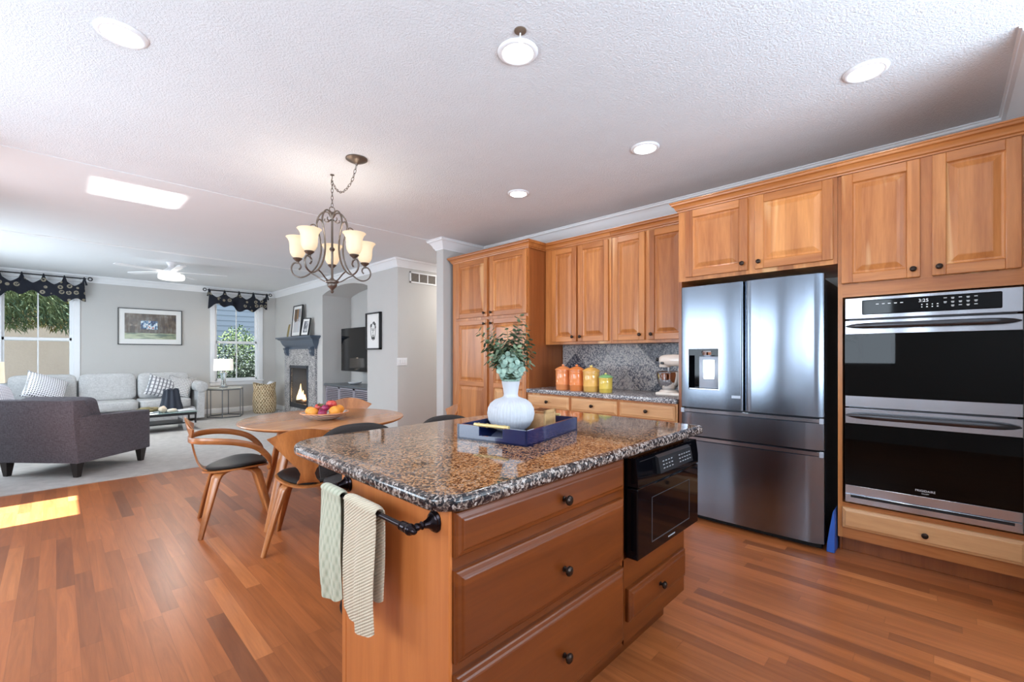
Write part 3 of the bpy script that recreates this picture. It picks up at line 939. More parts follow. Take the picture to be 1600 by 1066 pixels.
text('logo_lettering', 'GALLERY', (OX - .0006 - off[0], .078 - off[1], .466), .008, lgt, d2, ROTK)

# ================================================================== ISLAND
t = thing('kitchen_island', 'cherry kitchen island cabinet with large drawers under the brown granite top', 'cabinet', (1.4, 1.2, 0))
off = Vector(t.location)
IX0, IX1, IY0, IY1 = .70, 2.125, .905, 1.50
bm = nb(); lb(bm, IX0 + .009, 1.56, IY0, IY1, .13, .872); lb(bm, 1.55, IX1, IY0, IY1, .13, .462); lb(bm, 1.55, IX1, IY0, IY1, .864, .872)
lb(bm, 1.55, IX1, 1.42, IY1, .45, .87); lb(bm, 2.105, IX1, IY0, IY1, .45, .87); finish('carcass', bm, 'isl_h_shaded', t, False)
bm = nb(); lb(bm, IX0 - .0005, IX0 + .008, IY0 + .034, IY1 - .02, .0, .872, .001); finish('end_panel', bm, 'isl_v_lit', t, False)
bm = nb(); lb(bm, IX0 - .002, IX0 + .010, IY0 - .002, IY0 + .036, .0, .872, .003); finish('corner_post', bm, 'isl_v_lit', t, False); bm = nb(); lb(bm, IX0 - .002, IX0 + .03, IY1 - .019, IY1 + .012, .0, .872, .003); finish('corner_post', bm, 'isl_v_lit', t, False)
bm = nb(); lb(bm, IX0 + .03, IX1 - .05, .985, IY1 - .01, .0, .13); finish('toe_kick', bm, 'isl_h_shaded', t, False)
bm = nb(); lb(bm, IX0 + .02, IX1, IY1, IY1 + .012, .0, .872); finish('back_panel', bm, 'isl_v_lit', t, False)
mi_ = mapI(IY0)
off2 = off
drawer(t, mi_, off, .708, 1.532, .751, .868, 'isl_h_shaded', (1.144, .805), th=.026)
drawer(t, mi_, off, .708, 1.532, .480, .717, 'isl_h_shaded', (1.144, .579), th=.026)
drawer(t, mi_, off, .708, 1.532, .165, .449, 'isl_h_shaded', (1.144, .300), th=.026)
drawer(t, mi_, off, 1.572, 2.102, .215, .345, 'isl_h_shaded', (1.82, .283), th=.026)

def rrect(x0, x1, y0, y1, rs, n=8):
    """rs: radii at (x0,y0),(x1,y0),(x1,y1),(x0,y1)"""
    pts = []
    for (cx, cy, a0), r in zip(((x0, y0, PI), (x1, y0, 1.5 * PI), (x1, y1, 0), (x0, y1, .5 * PI)), rs):
        ox = cx + (r if cx == x0 else -r); oy = cy + (r if cy == y0 else -r)
        for k in range(n + 1):
            a = a0 + PI / 2 * k / n
            pts.append((ox + r * math.cos(a), oy + r * math.sin(a)))
    return pts
bm = nb()
rings = []
for ins, zz in ((.02, .872), (.008, .874), (.002, .879), (0, .886), (0, .900), (.002, .907), (.006, .911), (.012, .9135), (.02, .914)):
    rings.append(ring(bm, [(x, y, zz) for x, y in rrect(.652 + ins, 2.29 - ins, .868 + ins, 1.965 - ins, (max(.09 - ins, .01), max(.03 - ins, .008), max(.03 - ins, .008), max(.16 - ins, .01)))]))
for a, b in zip(rings, rings[1:]):
    bridge(bm, a, b, mi=1)
cap(bm, rings[0], True, 1); cap(bm, rings[-1], False, 0)
o = finish('island_countertop', bm, ['granite', 'granite_edge_sheen'], ang=60)
tag(o, 'polished brown granite island countertop with rounded corners', 'countertop')

# microwave drawer
t = thing('microwave_drawer', 'black glass microwave drawer built into the island end', 'microwave', (1.87, 1.1, 0))
off = Vector(t.location)
MX0, MX1 = 1.575, 2.165
bm = nb(); lb(bm, MX0 + .03, 2.10, .86, 1.4, .475, .85); finish('microwave_body', bm, 'black_satin', t, False)
bm = nb(); lb(bm, MX0, MX1, .852, .905, .466, .745, .004); mdoor = finish('front_door', bm, 'black', t, False)
bm = nb()
prism(bm, [(.905 - off[1], .752), (.852 - off[1], .752), (.852 - off[1], .790), (.862 - off[1], .862), (.905 - off[1], .862)], 'X', MX0 - off[0], MX1 - off[0])
mpanel = finish('control_panel', bm, 'black', t, ang=20)
bm = nb()
prism(bm, [(.862 - off[1], .778), (.834 - off[1], .782), (.846 - off[1], .845), (.866 - off[1], .856)], 'X', 1.735 - off[0], 2.06 - off[0])
finish('tilted_keypad', bm, 'black_satin', mpanel, ang=20)
grey = plain('keypad_grey', srgb(150, 152, 156), .5)
bm = nb()
for i in range(11):
    for j in range(3):
        if 4 <= i <= 5: continue
        x = 1.765 + i * .026; zz = .797 + j * .014; yy = .834 + (zz - .782) * .19 - .0012
        lb(bm, x, x + .012, yy - .001, yy + .0005, zz, zz + .004)
finish('keypad_legends', bm, grey, mpanel, False)
bm = nb(); lb(bm, 1.69, 2.06, .8505, .852, .508, .512); lb(bm, 1.69, 2.06, .8505, .852, .690, .692); lb(bm, 1.69, 1.693, .8505, .852, .51, .69); lb(bm, 2.057, 2.06, .8505, .852, .51, .69)
finish('window_outline', bm, plain('microwave_line', (.05, .05, .055, 1), .3), mdoor, False)
bm = nb(); lb(bm, 1.84, 1.905, .8507, .852, .485, .490); finish('maker_mark', bm, grey, mdoor, False)

# towel rail and towels
t = thing('towel_rail', 'dark bronze towel rail screwed to the island end panel', 'towel rail', (.70, 1.215, .83))
for s in (-1, 1):
    y = s * .25
    bm = nb()
    lathe(bm, [(.029, 0), (.029, -.004), (.024, -.008), (.024, -.011), (.018, -.015), (.012, -.026), (.009, -.038), (.011, -.043), (.008, -.048), (.010, -.055), (.010, -.06), (.007, -.066)], (0, y, 0), 22, 'X')
    finish('rosette', bm, 'bronze_dark', t)
    bm = nb()
    superbox(bm, (-.078, y, 0), (.03, .03, .03), 1.0, 16, 12)
    lathe(bm, [(.006, 0), (.013, s * -.006), (.013, s * -.02), (.009, s * -.026), (.012, s * -.03), (.008, s * -.036)], (-.078, y - s * .008, 0), 16, 'Y')
    lathe(bm, [(.010, 0), (.008, s * .010), (.003, s * .016)], (-.078, y + s * .012, 0), 14, 'Y')
    finish('finial', bm, 'bronze_dark', t)
bm = nb(); lathe(bm, [(.0075, -.24), (.0075, .24)], (-.078, 0, 0), 14, 'Y'); finish('bar', bm, 'bronze_dark', t)

def towel(name, y0, y1, zf, zb, xb, mat, label, group, ph, th=.012, flare=.0):
    """cloth folded over the bar: front fall (x smaller) and back fall"""
    bm = nb()
    nu, path = 30, []
    r = .0075 + th / 2 + .001
    n1 = 16
    for i in range(n1 + 1):
        f = i / n1
        path.append((-r - .004 * math.sin(f * 5), zf + (0 - zf) * f))
    for k in range(1, 8):
        a = PI - PI * k / 8
        path.append((r * math.cos(a), r * math.sin(a)))
    for i in range(n1 + 1):
        f = i / n1
        path.append((r + .002 * math.sin(f * 4), 0 + (zb - 0) * f))
    rows = {1: [], -1: []}
    for sgn in (1, -1):
        for j, (px, pz) in enumerate(path):
            q0 = path[max(j - 1, 0)]; q1 = path[min(j + 1, len(path) - 1)]
            tx, tz = q1[0] - q0[0], q1[1] - q0[1]
            L = math.hypot(tx, tz) or 1
            nx, nz = -tz / L, tx / L
            row = []
            depth = min(1, abs(min(pz, 0)) / .25)
            for i in range(nu + 1):
                f = i / nu
                y = y0 + (y1 - y0) * f
                yc = (y0 + y1) / 2
                y = yc + (y - yc) * (1 + flare * depth)
                wv = .008 * depth * math.sin(f * 7.5 + ph) + .004 * depth * math.sin(f * 17 + ph * 2)
                edge = th / 2 * (1 - abs(2 * f - 1) ** 6 * .85)
                zz = pz * (1 + .015 * math.sin(f * 3.2 + ph) - .06 * abs(2 * f - 1) ** 5) if pz < 0 else pz
                row.append(bm.verts.new((px + xb + wv * (1 if px < 0 else .3) + nx * sgn * edge, y, zz + nz * sgn * edge)))
            rows[sgn].append(row)
    A, B = rows[1], rows[-1]
    for Rw in (A, B):
        for a, b in zip(Rw, Rw[1:]):
            for i in range(nu):
                bm.faces.new((a[i], a[i + 1], b[i + 1], b[i]))
    for i in range(nu):
        bm.faces.new((A[0][i], A[0][i + 1], B[0][i + 1], B[0][i])); bm.faces.new((A[-1][i], A[-1][i + 1], B[-1][i + 1], B[-1][i]))
    for j in range(len(path) - 1):
        for i in (0, nu):
            bm.faces.new((A[j][i], A[j + 1][i], B[j + 1][i], B[j][i]))
    o = finish(name, bm, mat, ang=60, loc=(.622, 0, .83))
    tag(o, label, 'towel', group)
    return o

def towel_mat(name, col, col2, kind):
    t = NT(name)
    co = t.obj_co(False)
    sep = t.n('SeparateXYZ', {0: co})
    if kind == 'diag':
        w = t.math('ADD', t.math('MULTIPLY', sep.outputs[1], 420.0), t.math('MULTIPLY', sep.outputs[2], 700.0))
        v = t.math('SINE', w)
        v2 = t.math('SINE', t.math('MULTIPLY', sep.outputs[1], 900.0))
        h = t.math('MULTIPLY_ADD', v2, .3, v)
    else:
        v = t.math('SINE', t.math('MULTIPLY', sep.outputs[1], 260.0)); v2 = t.math('SINE', t.math('MULTIPLY', sep.outputs[2], 120.0))
        h = t.math('MULTIPLY', v, v2)
    hh = t.math('MULTIPLY_ADD', h, .5, .5)
    nz = t.noise(co, 300, 3)
    c = t.ramp(t.math('MULTIPLY_ADD', nz, .3, t.math('MULTIPLY', hh, .7)), [(.1, col2), (.6, col)])
    return t.p(color=c, rough=1.0, normal=t.bump(hh, .6, .004), spec=.1, sheen=.2)
tm1 = towel_mat('waffle_towel_green', srgb(190, 190, 168), srgb(158, 162, 140), 'waffle')
tm2 = towel_mat('diagonal_towel_cream', srgb(212, 198, 174), srgb(190, 176, 152), 'diag')
towel('hand_towel', 1.335, 1.475, -.325, -.26, 0, tm1, 'pale sage green kitchen towel, further of the two on the rail', 'towels on the island rail', 0.5, .012, .12)
towel('hand_towel', 1.115, 1.305, -.345, -.26, 0, tm2, 'cream ribbed kitchen towel, nearer of the two on the rail', 'towels on the island rail', 2.2, .014, -.08)
# ================================================================== DINING TABLE
TC = (1.60, 3.78)
t = thing('dining_table', 'round walnut dining table with splayed legs', 'table', (TC[0], TC[1], 0), R(20))
bm = nb()
lathe(bm, [(.615, .712), (.638, .722), (.648, .732), (.645, .738), (.63, .74)], (0, 0, 0), 72)
finish('tabletop', bm, 'tabletop', t, ang=30)
bm = nb()
tube(bm, [(.42 * math.cos(a), .42 * math.sin(a), .69) for a in [2 * PI * k / 40 for k in range(40)]], .018, 6, True)
finish('apron_ring', bm, 'walnut', t)
for k in range(4):
    a = R(209.5 - 20 + 90 * k)
    dr = Vector((math.cos(a), math.sin(a), 0)); sd = (-math.sin(a), math.cos(a), 0)
    pts = catmull([dr * .30 + Vector((0, 0, .705)), dr * .40 + Vector((0, 0, .66)), dr * .46 + Vector((0, 0, .54)), dr * .54 + Vector((0, 0, .28)), dr * .63], 5)
    bm = nb(); n = len(pts)
    sweep(bm, pts, lerp_list([.11, .10, .082, .062, .042], n), lerp_list([.03, .035, .032, .028, .022], n), sd, .3)
    finish('leg', bm, 'walnut', t, ang=50)

# ================================================================== MOULDED PLYWOOD CHAIRS
def seat_outline(s=1.0, n=40):
    pts = []
    for k in range(n):
        a = 2 * PI * k / n
        x = math.sin(a); y = math.cos(a)
        w = .235 * (1.0 if y > 0 else 1.0 - .28 * (-y))
        pts.append((x * w * (abs(x) ** -.08 if abs(x) > .02 else 1) * s, (y * .215 + .0) * s))
    return pts
def make_chair(label, arms):
    t = thing('dining_chair', label, 'chair', group='moulded walnut dining chairs')
    def seatz(x, y):
        return .435 + .02 * (abs(x) / .235) ** 2 - .02 * max(0, (y - .1) / .12) ** 2 * (1 if y > .1 else 0) + .012 * (y / .2)
    bm = nb()
    O = seat_outline()
    A = ring(bm, [(x, y, seatz(x, y) - .012) for x, y in O]); B = ring(bm, [(x, y, seatz(x, y)) for x, y in O])
    bridge(bm, A, B); cap(bm, A, True)
    inner = ring(bm, [(x * .5, y * .5, seatz(x * .5, y * .5)) for x, y in O]); bridge(bm, B, inner); cap(bm, inner)
    finish('seat', bm, 'walnut_x', t, ang=40)
    bm = nb()
    prev = None
    for s_, dz in ((.86, .0), (.93, .004), (.94, .012), (.90, .020), (.75, .027), (.5, .031), (.2, .032)):
        r_ = ring(bm, [(x * s_, y * s_ + .008, seatz(x * s_, y * s_) + dz) for x, y in O])
        if prev: bridge(bm, prev, r_)
        prev = r_
    cap(bm, prev)
    finish('seat_pad', bm, 'leather', t, ang=60)
    # back: pinched at the waist, wide at the top, curved round the sitter
    prof = [(.405, -.07, .085), (.418, -.14, .080), (.44, -.185, .066), (.47, -.200, .050), (.505, -.210, .042), (.54, -.217, .056), (.576, -.224, .088), (.62, -.234, .125), (.66, -.243, .158), (.70, -.252, .190), (.73, -.260, .213), (.755, -.267, .232), (.773, -.272, .238), (.784, -.275, .225)]
    if arms:
        prof = [(.405, -.07, .060), (.418, -.15, .060), (.44, -.205, .055), (.48, -.235, .045), (.53, -.25, .040), (.58, -.262, .042), (.63, -.272, .055), (.68, -.282, .10), (.72, -.292, .145), (.75, -.300, .175), (.775, -.306, .19), (.792, -.31, .175), (.80, -.312, .14)]
    cz = [p[0] for p in prof]; 
    bm = nb(); nU = 16
    def row(sgn):
        rows = []
        P = catmull([(0, p[1], p[0]) for p in prof], 3); Wd = lerp_list([p[2] for p in prof], len(P))
        for j, (p, w) in enumerate(zip(P, Wd)):
            f = j / (len(P) - 1)
            r_ = []
            for i in range(nU + 1):
                u = -1 + 2 * i / nU
                x = u * w
                drop = .066 * f ** 4 * (u * u)
                y = p.y + 1.15 * x * x * min(1, f * 1.6)
                yoff = sgn * .0055
                if f < .18:
                    r_.append(bm.verts.new((x, y, p.z + sgn * .0055)))
                else:
                    r_.append(bm.verts.new((x, y + yoff, p.z - drop + .020 * f ** 6)))
            rows.append(r_)
        return rows
    A, B = row(1), row(-1)
    for Rw in (A, B):
        for a, b in zip(Rw, Rw[1:]):
            for i in range(nU):
                bm.faces.new((a[i], a[i + 1], b[i + 1], b[i]))
    for i in range(nU):
        bm.faces.new((A[0][i], A[0][i + 1], B[0][i + 1], B[0][i])); bm.faces.new((A[-1][i], A[-1][i + 1], B[-1][i + 1], B[-1][i]))
    for j in range(len(A) - 1):
        for i in (0, nU):
            bm.faces.new((A[j][i], A[j + 1][i], B[j + 1][i], B[j][i]))
    finish('backrest', bm, 'walnut', t, ang=50)
    if arms:
        half = [(.205, .19, .425), (.238, .205, .455), (.262, .185, .52), (.275, .11, .60), (.280, .0, .645), (.262, -.12, .665), (.20, -.225, .668), (.11, -.275, .664), (0, -.29, .662)]
        pts = catmull(half + [(-x, y, z) for x, y, z in half[::-1][1:]], 6)
        bm = nb()
        n = len(pts)
        sweep(bm, pts, lerp_list([.032, .04, .045, .042, .038, .042, .045, .04, .032], n), .013, (0, 0, 1), .6)
        finish('arm_loop', bm, 'walnut_x', t, ang=60)
    for sx in (-1, 1):
        for sy in (-1, 1):
            pts = catmull([(sx * .05, sy * .03, .418), (sx * .12, sy * .09, .416), (sx * .155, sy * .125, .395), (sx * .172, sy * .142, .34), (sx * .215, sy * .185, .17), (sx * .255, sy * .225, 0)], 5)
            bm = nb(); n = len(pts)
            sweep(bm, pts, lerp_list([.06, .068, .070, .060, .046, .030], n), lerp_list([.014, .016, .020, .022, .022, .018], n), (-sy * sx * .64, .77, 0) if False else (sx * -.66, sy * .75, 0), .25)
            finish('leg', bm, 'walnut', t, ang=50)
    return t
ca = make_chair('walnut dining chair with a looping bent armrest, left of the round table', True)
ca.location = (.955, 3.87, 0); ca.rotation_euler = (0, 0, R(-100))
cb = make_chair('armless walnut dining chair with its hourglass back turned to the camera', False)
cb.location = (1.235, 3.13, 0); cb.rotation_euler = (0, 0, R(-29))
dup(cb, (2.10, 4.42, 0), R(-29 + 180), 'walnut dining chair beyond the table, its back top showing behind the fruit')
dup(cb, (2.40, 3.42, 0), R(62), 'walnut dining chair at the hallway side, seen edge-on by the white column')

# counter stools
def make_stool(label):
    t = thing('counter_stool', label, 'stool', group='dark counter stools behind the island')
    bm = nb()
    superbox(bm, (0, 0, .62), (.44, .42, .07), .45); finish('seat', bm, 'stool_fab', t, ang=60)
    bm = nb(); n = 22
    rows = []
    for j, (zz, yy, tk) in enumerate([(.66, -.185, .03), (.70, -.198, .045), (.78, -.215, .05), (.84, -.228, .05), (.87, -.234, .048), (.885, -.238, .034), (.89, -.240, .012)]):
        rr = []
        for s_ in (1, -1):
            for i in (range(n + 1) if s_ == 1 else range(n, -1, -1)):
                u = -1 + 2 * i / n
                w = .225
                x = u * w
                dropp = .075 * abs(u) ** 3.0 * (zz - .60) / .29
                th = tk / 2 * (1 - abs(u) ** 8 * .8)
                rr.append((x, yy + .9 * x * x + s_ * th, zz - dropp))
        rows.append(ring(bm, rr))
    for a, b in zip(rows, rows[1:]): bridge(bm, a, b)
    cap(bm, rows[0], True); cap(bm, rows[-1])
    finish('backrest', bm, 'stool_fab', t, ang=60)
    bm = nb()
    for sx in (-1, 1): tube(bm, [(sx * .15, -.17, .60), (sx * .15, -.20, .72)], .010, 8)
    finish('back_bracket', bm, 'black_satin', t)
    bm = nb(); lathe(bm, [(.17, 0), (.17, .012), (.04, .026), (.026, .04), (.026, .585), (.06, .59)], (0, 0, 0), 32); finish('pedestal', bm, 'black_satin', t, ang=50)
    bm = nb(); tube(bm, [(.13 * math.cos(2 * PI * k / 24), .13 * math.sin(2 * PI * k / 24), .22) for k in range(24)], .008, 8, True); tube(bm, [(-.13, 0, .22), (.13, 0, .22)], .007, 6); finish('foot_ring', bm, 'grey_metal', t)
    return t
s1 = make_stool('dark grey counter stool tucked at the island, the one nearer the round table')
s1.location = (1.145, 2.10, 0); s1.rotation_euler = (0, 0, R(176))
dup(s1, (1.70, 2.02, 0), R(180), 'dark grey counter stool tucked at the island, the one behind the white vase')

# ================================================================== FRUIT BOWL
BC = Vector((1.545, 3.66, .741))
t = thing('fruit_bowl', 'shallow patterned fruit bowl on the round table', 'bowl', BC)
nt = NT('bowl_pattern')
co = nt.obj_co(False); wv = nt.n('TexWave', {'Scale': 9.0, 'Distortion': 4.0, 'Detail': 2.0}, wave_type='RINGS'); nt.set(wv.inputs['Vector'], co)
nt.p(color=nt.ramp(wv.outputs['Fac'], [(.35, srgb(150, 140, 144)), (.5, srgb(226, 220, 214)), (.7, srgb(236, 230, 222))]), rough=.3)
bm = nb(); lathe(bm, [(.07, 0), (.075, .002), (.115, .016), (.16, .040), (.186, .058), (.182, .060), (.155, .045), (.11, .022), (.05, .010)], (0, 0, 0), 40)
finish('bowl_body', bm, nt.m, t, ang=60)
bm = nb(); tube(bm, [(.185 * math.cos(2 * PI * k / 40), .185 * math.sin(2 * PI * k / 40), .0595) for k in range(40)], .0045, 6, True); finish('orange_rim', bm, plain('bowl_rim', srgb(216, 150, 104), .4), t)
def skin(name, c1, c2, rough, sc, bmp=0.0):
    n_ = NT(name); co = n_.obj_co(); nz = n_.noise(co, sc, 4); 
    kw = dict(color=n_.ramp(nz, [(.38, c1), (.62, c2)]), rough=rough)
    if bmp: kw['normal'] = n_.bump(n_.noise(co, 260, 2), bmp, .002)
    return n_.p(**kw)
orange_m = skin('orange_peel', srgb(236, 148, 48), srgb(246, 170, 70), .45, 20, .3)
apple_m = skin('apple_skin', srgb(176, 30, 44), srgb(222, 96, 84), .25, 26)
plum_m = skin('plum_skin', srgb(112, 20, 64), srgb(168, 44, 90), .25, 22)
leaf_m = plain('fruit_leaf', srgb(108, 118, 70), .6)
stem_m = plain('fruit_stem', srgb(84, 60, 36), .7)
def fruit(kind, label, loc, r, m, squash=.93):
    t = thing(kind, label, kind, loc, random.uniform(0, 6), 'fruit in the bowl')
    bm = nb()
    prof = []
    N = 14
    for j in range(N + 1):
        a = -PI / 2 + PI * j / N
        rr = math.cos(a) * r; h = math.sin(a) * r * squash
        if kind == 'apple' and h > 0: rr *= 1.04; 
        if kind != 'orange': h -= .22 * r * math.exp(-(rr / (r * .28)) ** 2) * (1 if h > 0 else -.5)
        prof.append((max(rr, .0004), h))
    lathe(bm, prof, (0, 0, 0), 22); finish('flesh', bm, m, t, ang=80)
    bm = nb()
    z = r * squash * (.97 if kind == 'orange' else .78)
    tube(bm, [(0, 0, z), (.002, 0, z + (.002 if kind == 'orange' else .014))], .0022, 6); finish('stem', bm, stem_m, t)
    return t
Vf = Vector((.7166, .6975, 0)); Rt = Vector((.6975, -.7166, 0))
def bp(u, v, z):
    return BC + Rt * u + Vf * v + Vector((0, 0, z))
fruit('orange', 'orange at the left edge of the fruit bowl', bp(-.115, -.01, .068), .040, orange_m)
fruit('orange', 'orange at the front of the fruit bowl, left of the plums', bp(-.055, -.095, .068), .042, orange_m)
fruit('orange', 'orange at the right of the fruit bowl in front of the chair top', bp(.108, -.065, .075), .045, orange_m)
fruit('orange', 'orange at the back right of the fruit bowl, half hidden', bp(.095, .055, .075), .042, orange_m)
fruit('apple', 'red apple crowning the heap of fruit', bp(.050, .010, .118), .043, apple_m)
fruit('apple', 'small red apple peeping over the left oranges', bp(-.068, .055, .088), .040, apple_m)
fruit('plum', 'dark plum just below the top apple', bp(.030, -.060, .100), .030, plum_m)
fruit('plum', 'magenta plum at the front rim of the bowl', bp(.030, -.118, .066), .034, plum_m)
fruit('plum', 'plum tucked behind the front plum, by the leaf', bp(-.005, -.02, .075), .033, plum_m)
t = thing('leaf_sprig', 'dry green leaf sprig lying between the oranges and plums', 'leaf', bp(-.025, -.02, .104))
for k, a in enumerate((.3, 1.6, 2.9)):
    bm = nb(); A = []
    L = .05
    pts = [(L * f, .013 * math.sin(PI * f)) for f in [i / 6 for i in range(7)]]
    up = ring(bm, [(x * math.cos(a) - y * math.sin(a), x * math.sin(a) + y * math.cos(a), .02 * math.sin(PI * x / L) + .004) for x, y in pts])
    dn = ring(bm, [(x * math.cos(a) + y * math.sin(a), x * math.sin(a) - y * math.cos(a), .02 * math.sin(PI * x / L)) for x, y in pts])
    bridge(bm, up, dn, False); finish('leaf', bm, leaf_m, t)

# ================================================================== ARMCHAIR
t = thing('armchair', 'charcoal linen armchair with dark tapered legs, seen from behind', 'armchair', (.175, 6.96, .006), R(-48.7))
W, D = .90, .86
bm = nb()
# side arms, back, base (local: front is +y)
box(bm, -W / 2 + .01, W / 2 - .01, -D / 2 + .02, D / 2 - .01, .15, .36, .012, 2)
finish('frame_base', bm, 'charcoal', t)
for s_ in (-1, 1):
    bm = nb()
    pr = [(-D / 2 + .015, .15), (D / 2, .15), (D / 2, .605), (-D / 2 + .13, .615), (-D / 2 + .03, .635)]
    x0, x1 = (W / 2 - .13, W / 2) if s_ > 0 else (-W / 2, -W / 2 + .13)
    prism(bm, pr, 'X', x0, x1)
    bmesh.ops.bevel(bm, geom=bm.edges[:], offset=.014, segments=2, affect='EDGES', profile=.6)
    finish('arm', bm, 'charcoal', t, ang=40)
bm = nb()
prism(bm, [(-D / 2 + .005, .15), (-D / 2 + .22, .15), (-D / 2 + .155, .62), (-D / 2 + .08, .80), (-D / 2 - .045, .80), (-D / 2 - .035, .62)], 'X', -W / 2 + .003, W / 2 - .003)
bmesh.ops.bevel(bm, geom=bm.edges[:], offset=.014, segments=2, affect='EDGES', profile=.6)
finish('back', bm, 'charcoal', t, ang=40)
bm = nb(); superbox(bm, (0, 0, 0), (W - .08, .20, .46), .2, mat=Matrix.Translation((0, -D / 2 + .215, .575)) @ Matrix.Rotation(R(14), 4, 'X')); finish('back_cushion', bm, 'charcoal', t, ang=60)
bm = nb(); superbox(bm, (0, .05, .42), (W - .27, D - .22, .16), .3); finish('seat_cushion', bm, 'charcoal', t, ang=60)
for sx in (-1, 1):
    for sy in (-1, 1):
        x, y = sx * (W / 2 - .065), sy * (D / 2 - .06)
        bm = nb()
        A = ring(bm, [(x - sx * .0 + dx * .021, y + dy * .021, 0) for dx, dy in ((-1, -1), (1, -1), (1, 1), (-1, 1))])
        B = ring(bm, [(x + dx * .038, y + dy * .038, .152) for dx, dy in ((-1, -1), (1, -1), (1, 1), (-1, 1))])
        bridge(bm, A, B); cap(bm, A, True); cap(bm, B); finish('leg', bm, plain('espresso_leg', srgb(38, 30, 28), .4) if 'espresso_leg' not in bpy.data.materials else bpy.data.materials['espresso_leg'], t)

# ================================================================== SECTIONAL SOFA
SL = .006
t = thing('sectional_sofa', 'pale grey L-shaped sectional sofa along the far wall', 'sofa', (.6, 10.7, SL))
off = Vector((.6, 10.7, 0))
bm = nb(); lb(bm, -1.30, 1.86, 10.28, 11.22, .06, .28, .02, 0, 2); lb(bm, -1.30, -.42, 8.6, 10.4, .06, .28, .02, 0, 2); finish('base', bm, 'sofa', t)
bm = nb(); lb(bm, -1.30, 2.02, 10.98, 11.26, .20, .80, .04, 0, 3); finish('back_rail', bm, 'sofa', t)
bm = nb(); lb(bm, -1.33, -1.08, 8.6, 11.2, .20, .80, .04, 0, 3); finish('side_rail', bm, 'sofa', t)
for (a, b) in ((-.42, .26), (.27, 1.03), (1.04, 1.80)):
    bm = nb(); superbox(bm, ((a + b) / 2 - off[0], 10.62 - off[1], .365), (b - a, .78, .17), .22); finish('seat_cushion', bm, 'sofa', t, ang=60)
for (a, b) in ((-.56, .25), (.27, 1.045), (1.06, 1.86)):
    bm = nb(); superbox(bm, (0, 0, 0), (b - a, .24, .50), .30, mat=Matrix.Translation(((a + b) / 2 - off[0], 10.90 - off[1], .675)) @ Matrix.Rotation(R(-10), 4, 'X')); finish('back_cushion', bm, 'sofa', t, ang=60)
for (a, b) in ((8.62, 9.42), (9.43, 10.2)):
    bm = nb(); superbox(bm, (-.72 - off[0], (a + b) / 2 - off[1], .365), (.72, b - a, .17), .22); finish('seat_cushion', bm, 'sofa', t, ang=60)
    bm = nb(); superbox(bm, (0, 0, 0), (.24, b - a, .50), .30, mat=Matrix.Translation((-.98 - off[0], (a + b) / 2 - off[1], .675)) @ Matrix.Rotation(R(-10), 4, 'Y')); finish('back_cushion', bm, 'sofa_warm', t, ang=60)
# rolled arm at the right end
bm = nb(); sec = []
for k in range(25):
    a = R(-60 + 300 * k / 24)
    sec.append((1.955 + .105 * math.cos(a) - off[0], .655 + .105 * math.sin(a)))
sec += [(1.87 - off[0], .06), (2.0 - off[0], .06)]
prism(bm, [(p[0], p[1]) for p in sec], 'Y', 10.25 - off[1], 11.18 - off[1])
bmesh.ops.recalc_face_normals(bm, faces=bm.faces)
finish('rolled_arm', bm, 'sofa', t, ang=40)
bm = nb(); lathe(bm, [(.102, 0), (.100, -.012), (.07, -.022), (.03, -.018), (.004, -.026)], (1.955 - off[0], 10.25 - off[1], .655), 24, 'Y'); finish('arm_rosette', bm, 'sofa', t)
# front arm of the return
bm = nb(); lb(bm, -1.32, -.40, 8.42, 8.62, .06, .60, .05, 0, 3); finish('front_arm', bm, 'sofa_warm', t)

def plaid(name, base, line, sc, kind):
    n_ = NT(name); co = n_.obj_co(False); sep = n_.n('SeparateXYZ', {0: co})
    fx = n_.math('FRACT', n_.math('MULTIPLY', sep.outputs[0], sc)); fz = n_.math('FRACT', n_.math('MULTIPLY', sep.outputs[2], sc * (1 if kind == 'dots' else .8)))
    if kind == 'dots':
        f = n_.math('MULTIPLY', n_.math('GREATER_THAN', fx, .5), n_.math('GREATER_THAN', fz, .5))
    elif kind == 'stripe':
        a = n_.math('GREATER_THAN', fx, .62); b = n_.math('MULTIPLY', n_.math('GREATER_THAN', fz, .75), .6)
        f = n_.math('MAXIMUM', n_.math('MULTIPLY', a, .8), b)
    else:
        a = n_.math('LESS_THAN', fx, .18); b = n_.math('LESS_THAN', fz, .18)
        f = n_.math('MAXIMUM', a, b)
    return n_.p(color=n_.mix(f, base, line), rough=.95)
pm1 = plaid('dotted_weave', srgb(232, 232, 236), srgb(46, 46, 54), 34, 'dots')
pm2 = plaid('striped_plaid', srgb(226, 226, 228), srgb(70, 72, 84), 17, 'stripe')
pm3 = plaid('fine_check', srgb(222, 220, 218), srgb(74, 72, 76), 40, 'check')
pm4 = plaid('marled_stripe', srgb(222, 222, 232), srgb(176, 178, 194), 30, 'stripe')
def throw(label, loc, rot, w, h, th, m):
    bm = nb(); pillow(bm, w, h, th, Matrix.Identity(4))
    o = finish('throw_pillow', bm, m, ang=80, loc=loc); o.rotation_euler = [R(a) for a in rot]
    tag(o, label, 'pillow', 'throw pillows on the sectional')
throw('white throw pillow with black woven dots in the sofa corner under the window', (-.12, 10.50, .72), (-30, 24, 20), .56, .50, .20, pm1)
throw('striped black and white plaid throw pillow, left of the pair at the sofa right end', (1.38, 10.60, .66), (-24, 20, 6), .46, .42, .16, pm2)
throw('finely checked grey throw pillow leaning against the rolled arm', (1.67, 10.66, .65), (-22, 14, -12), .42, .42, .16, pm3)
throw('pale lavender-grey striped throw pillow beside the cream-shaded lamp', (-.52, 9.0, .70), (-20, 14, 66), .44, .44, .16, pm4)

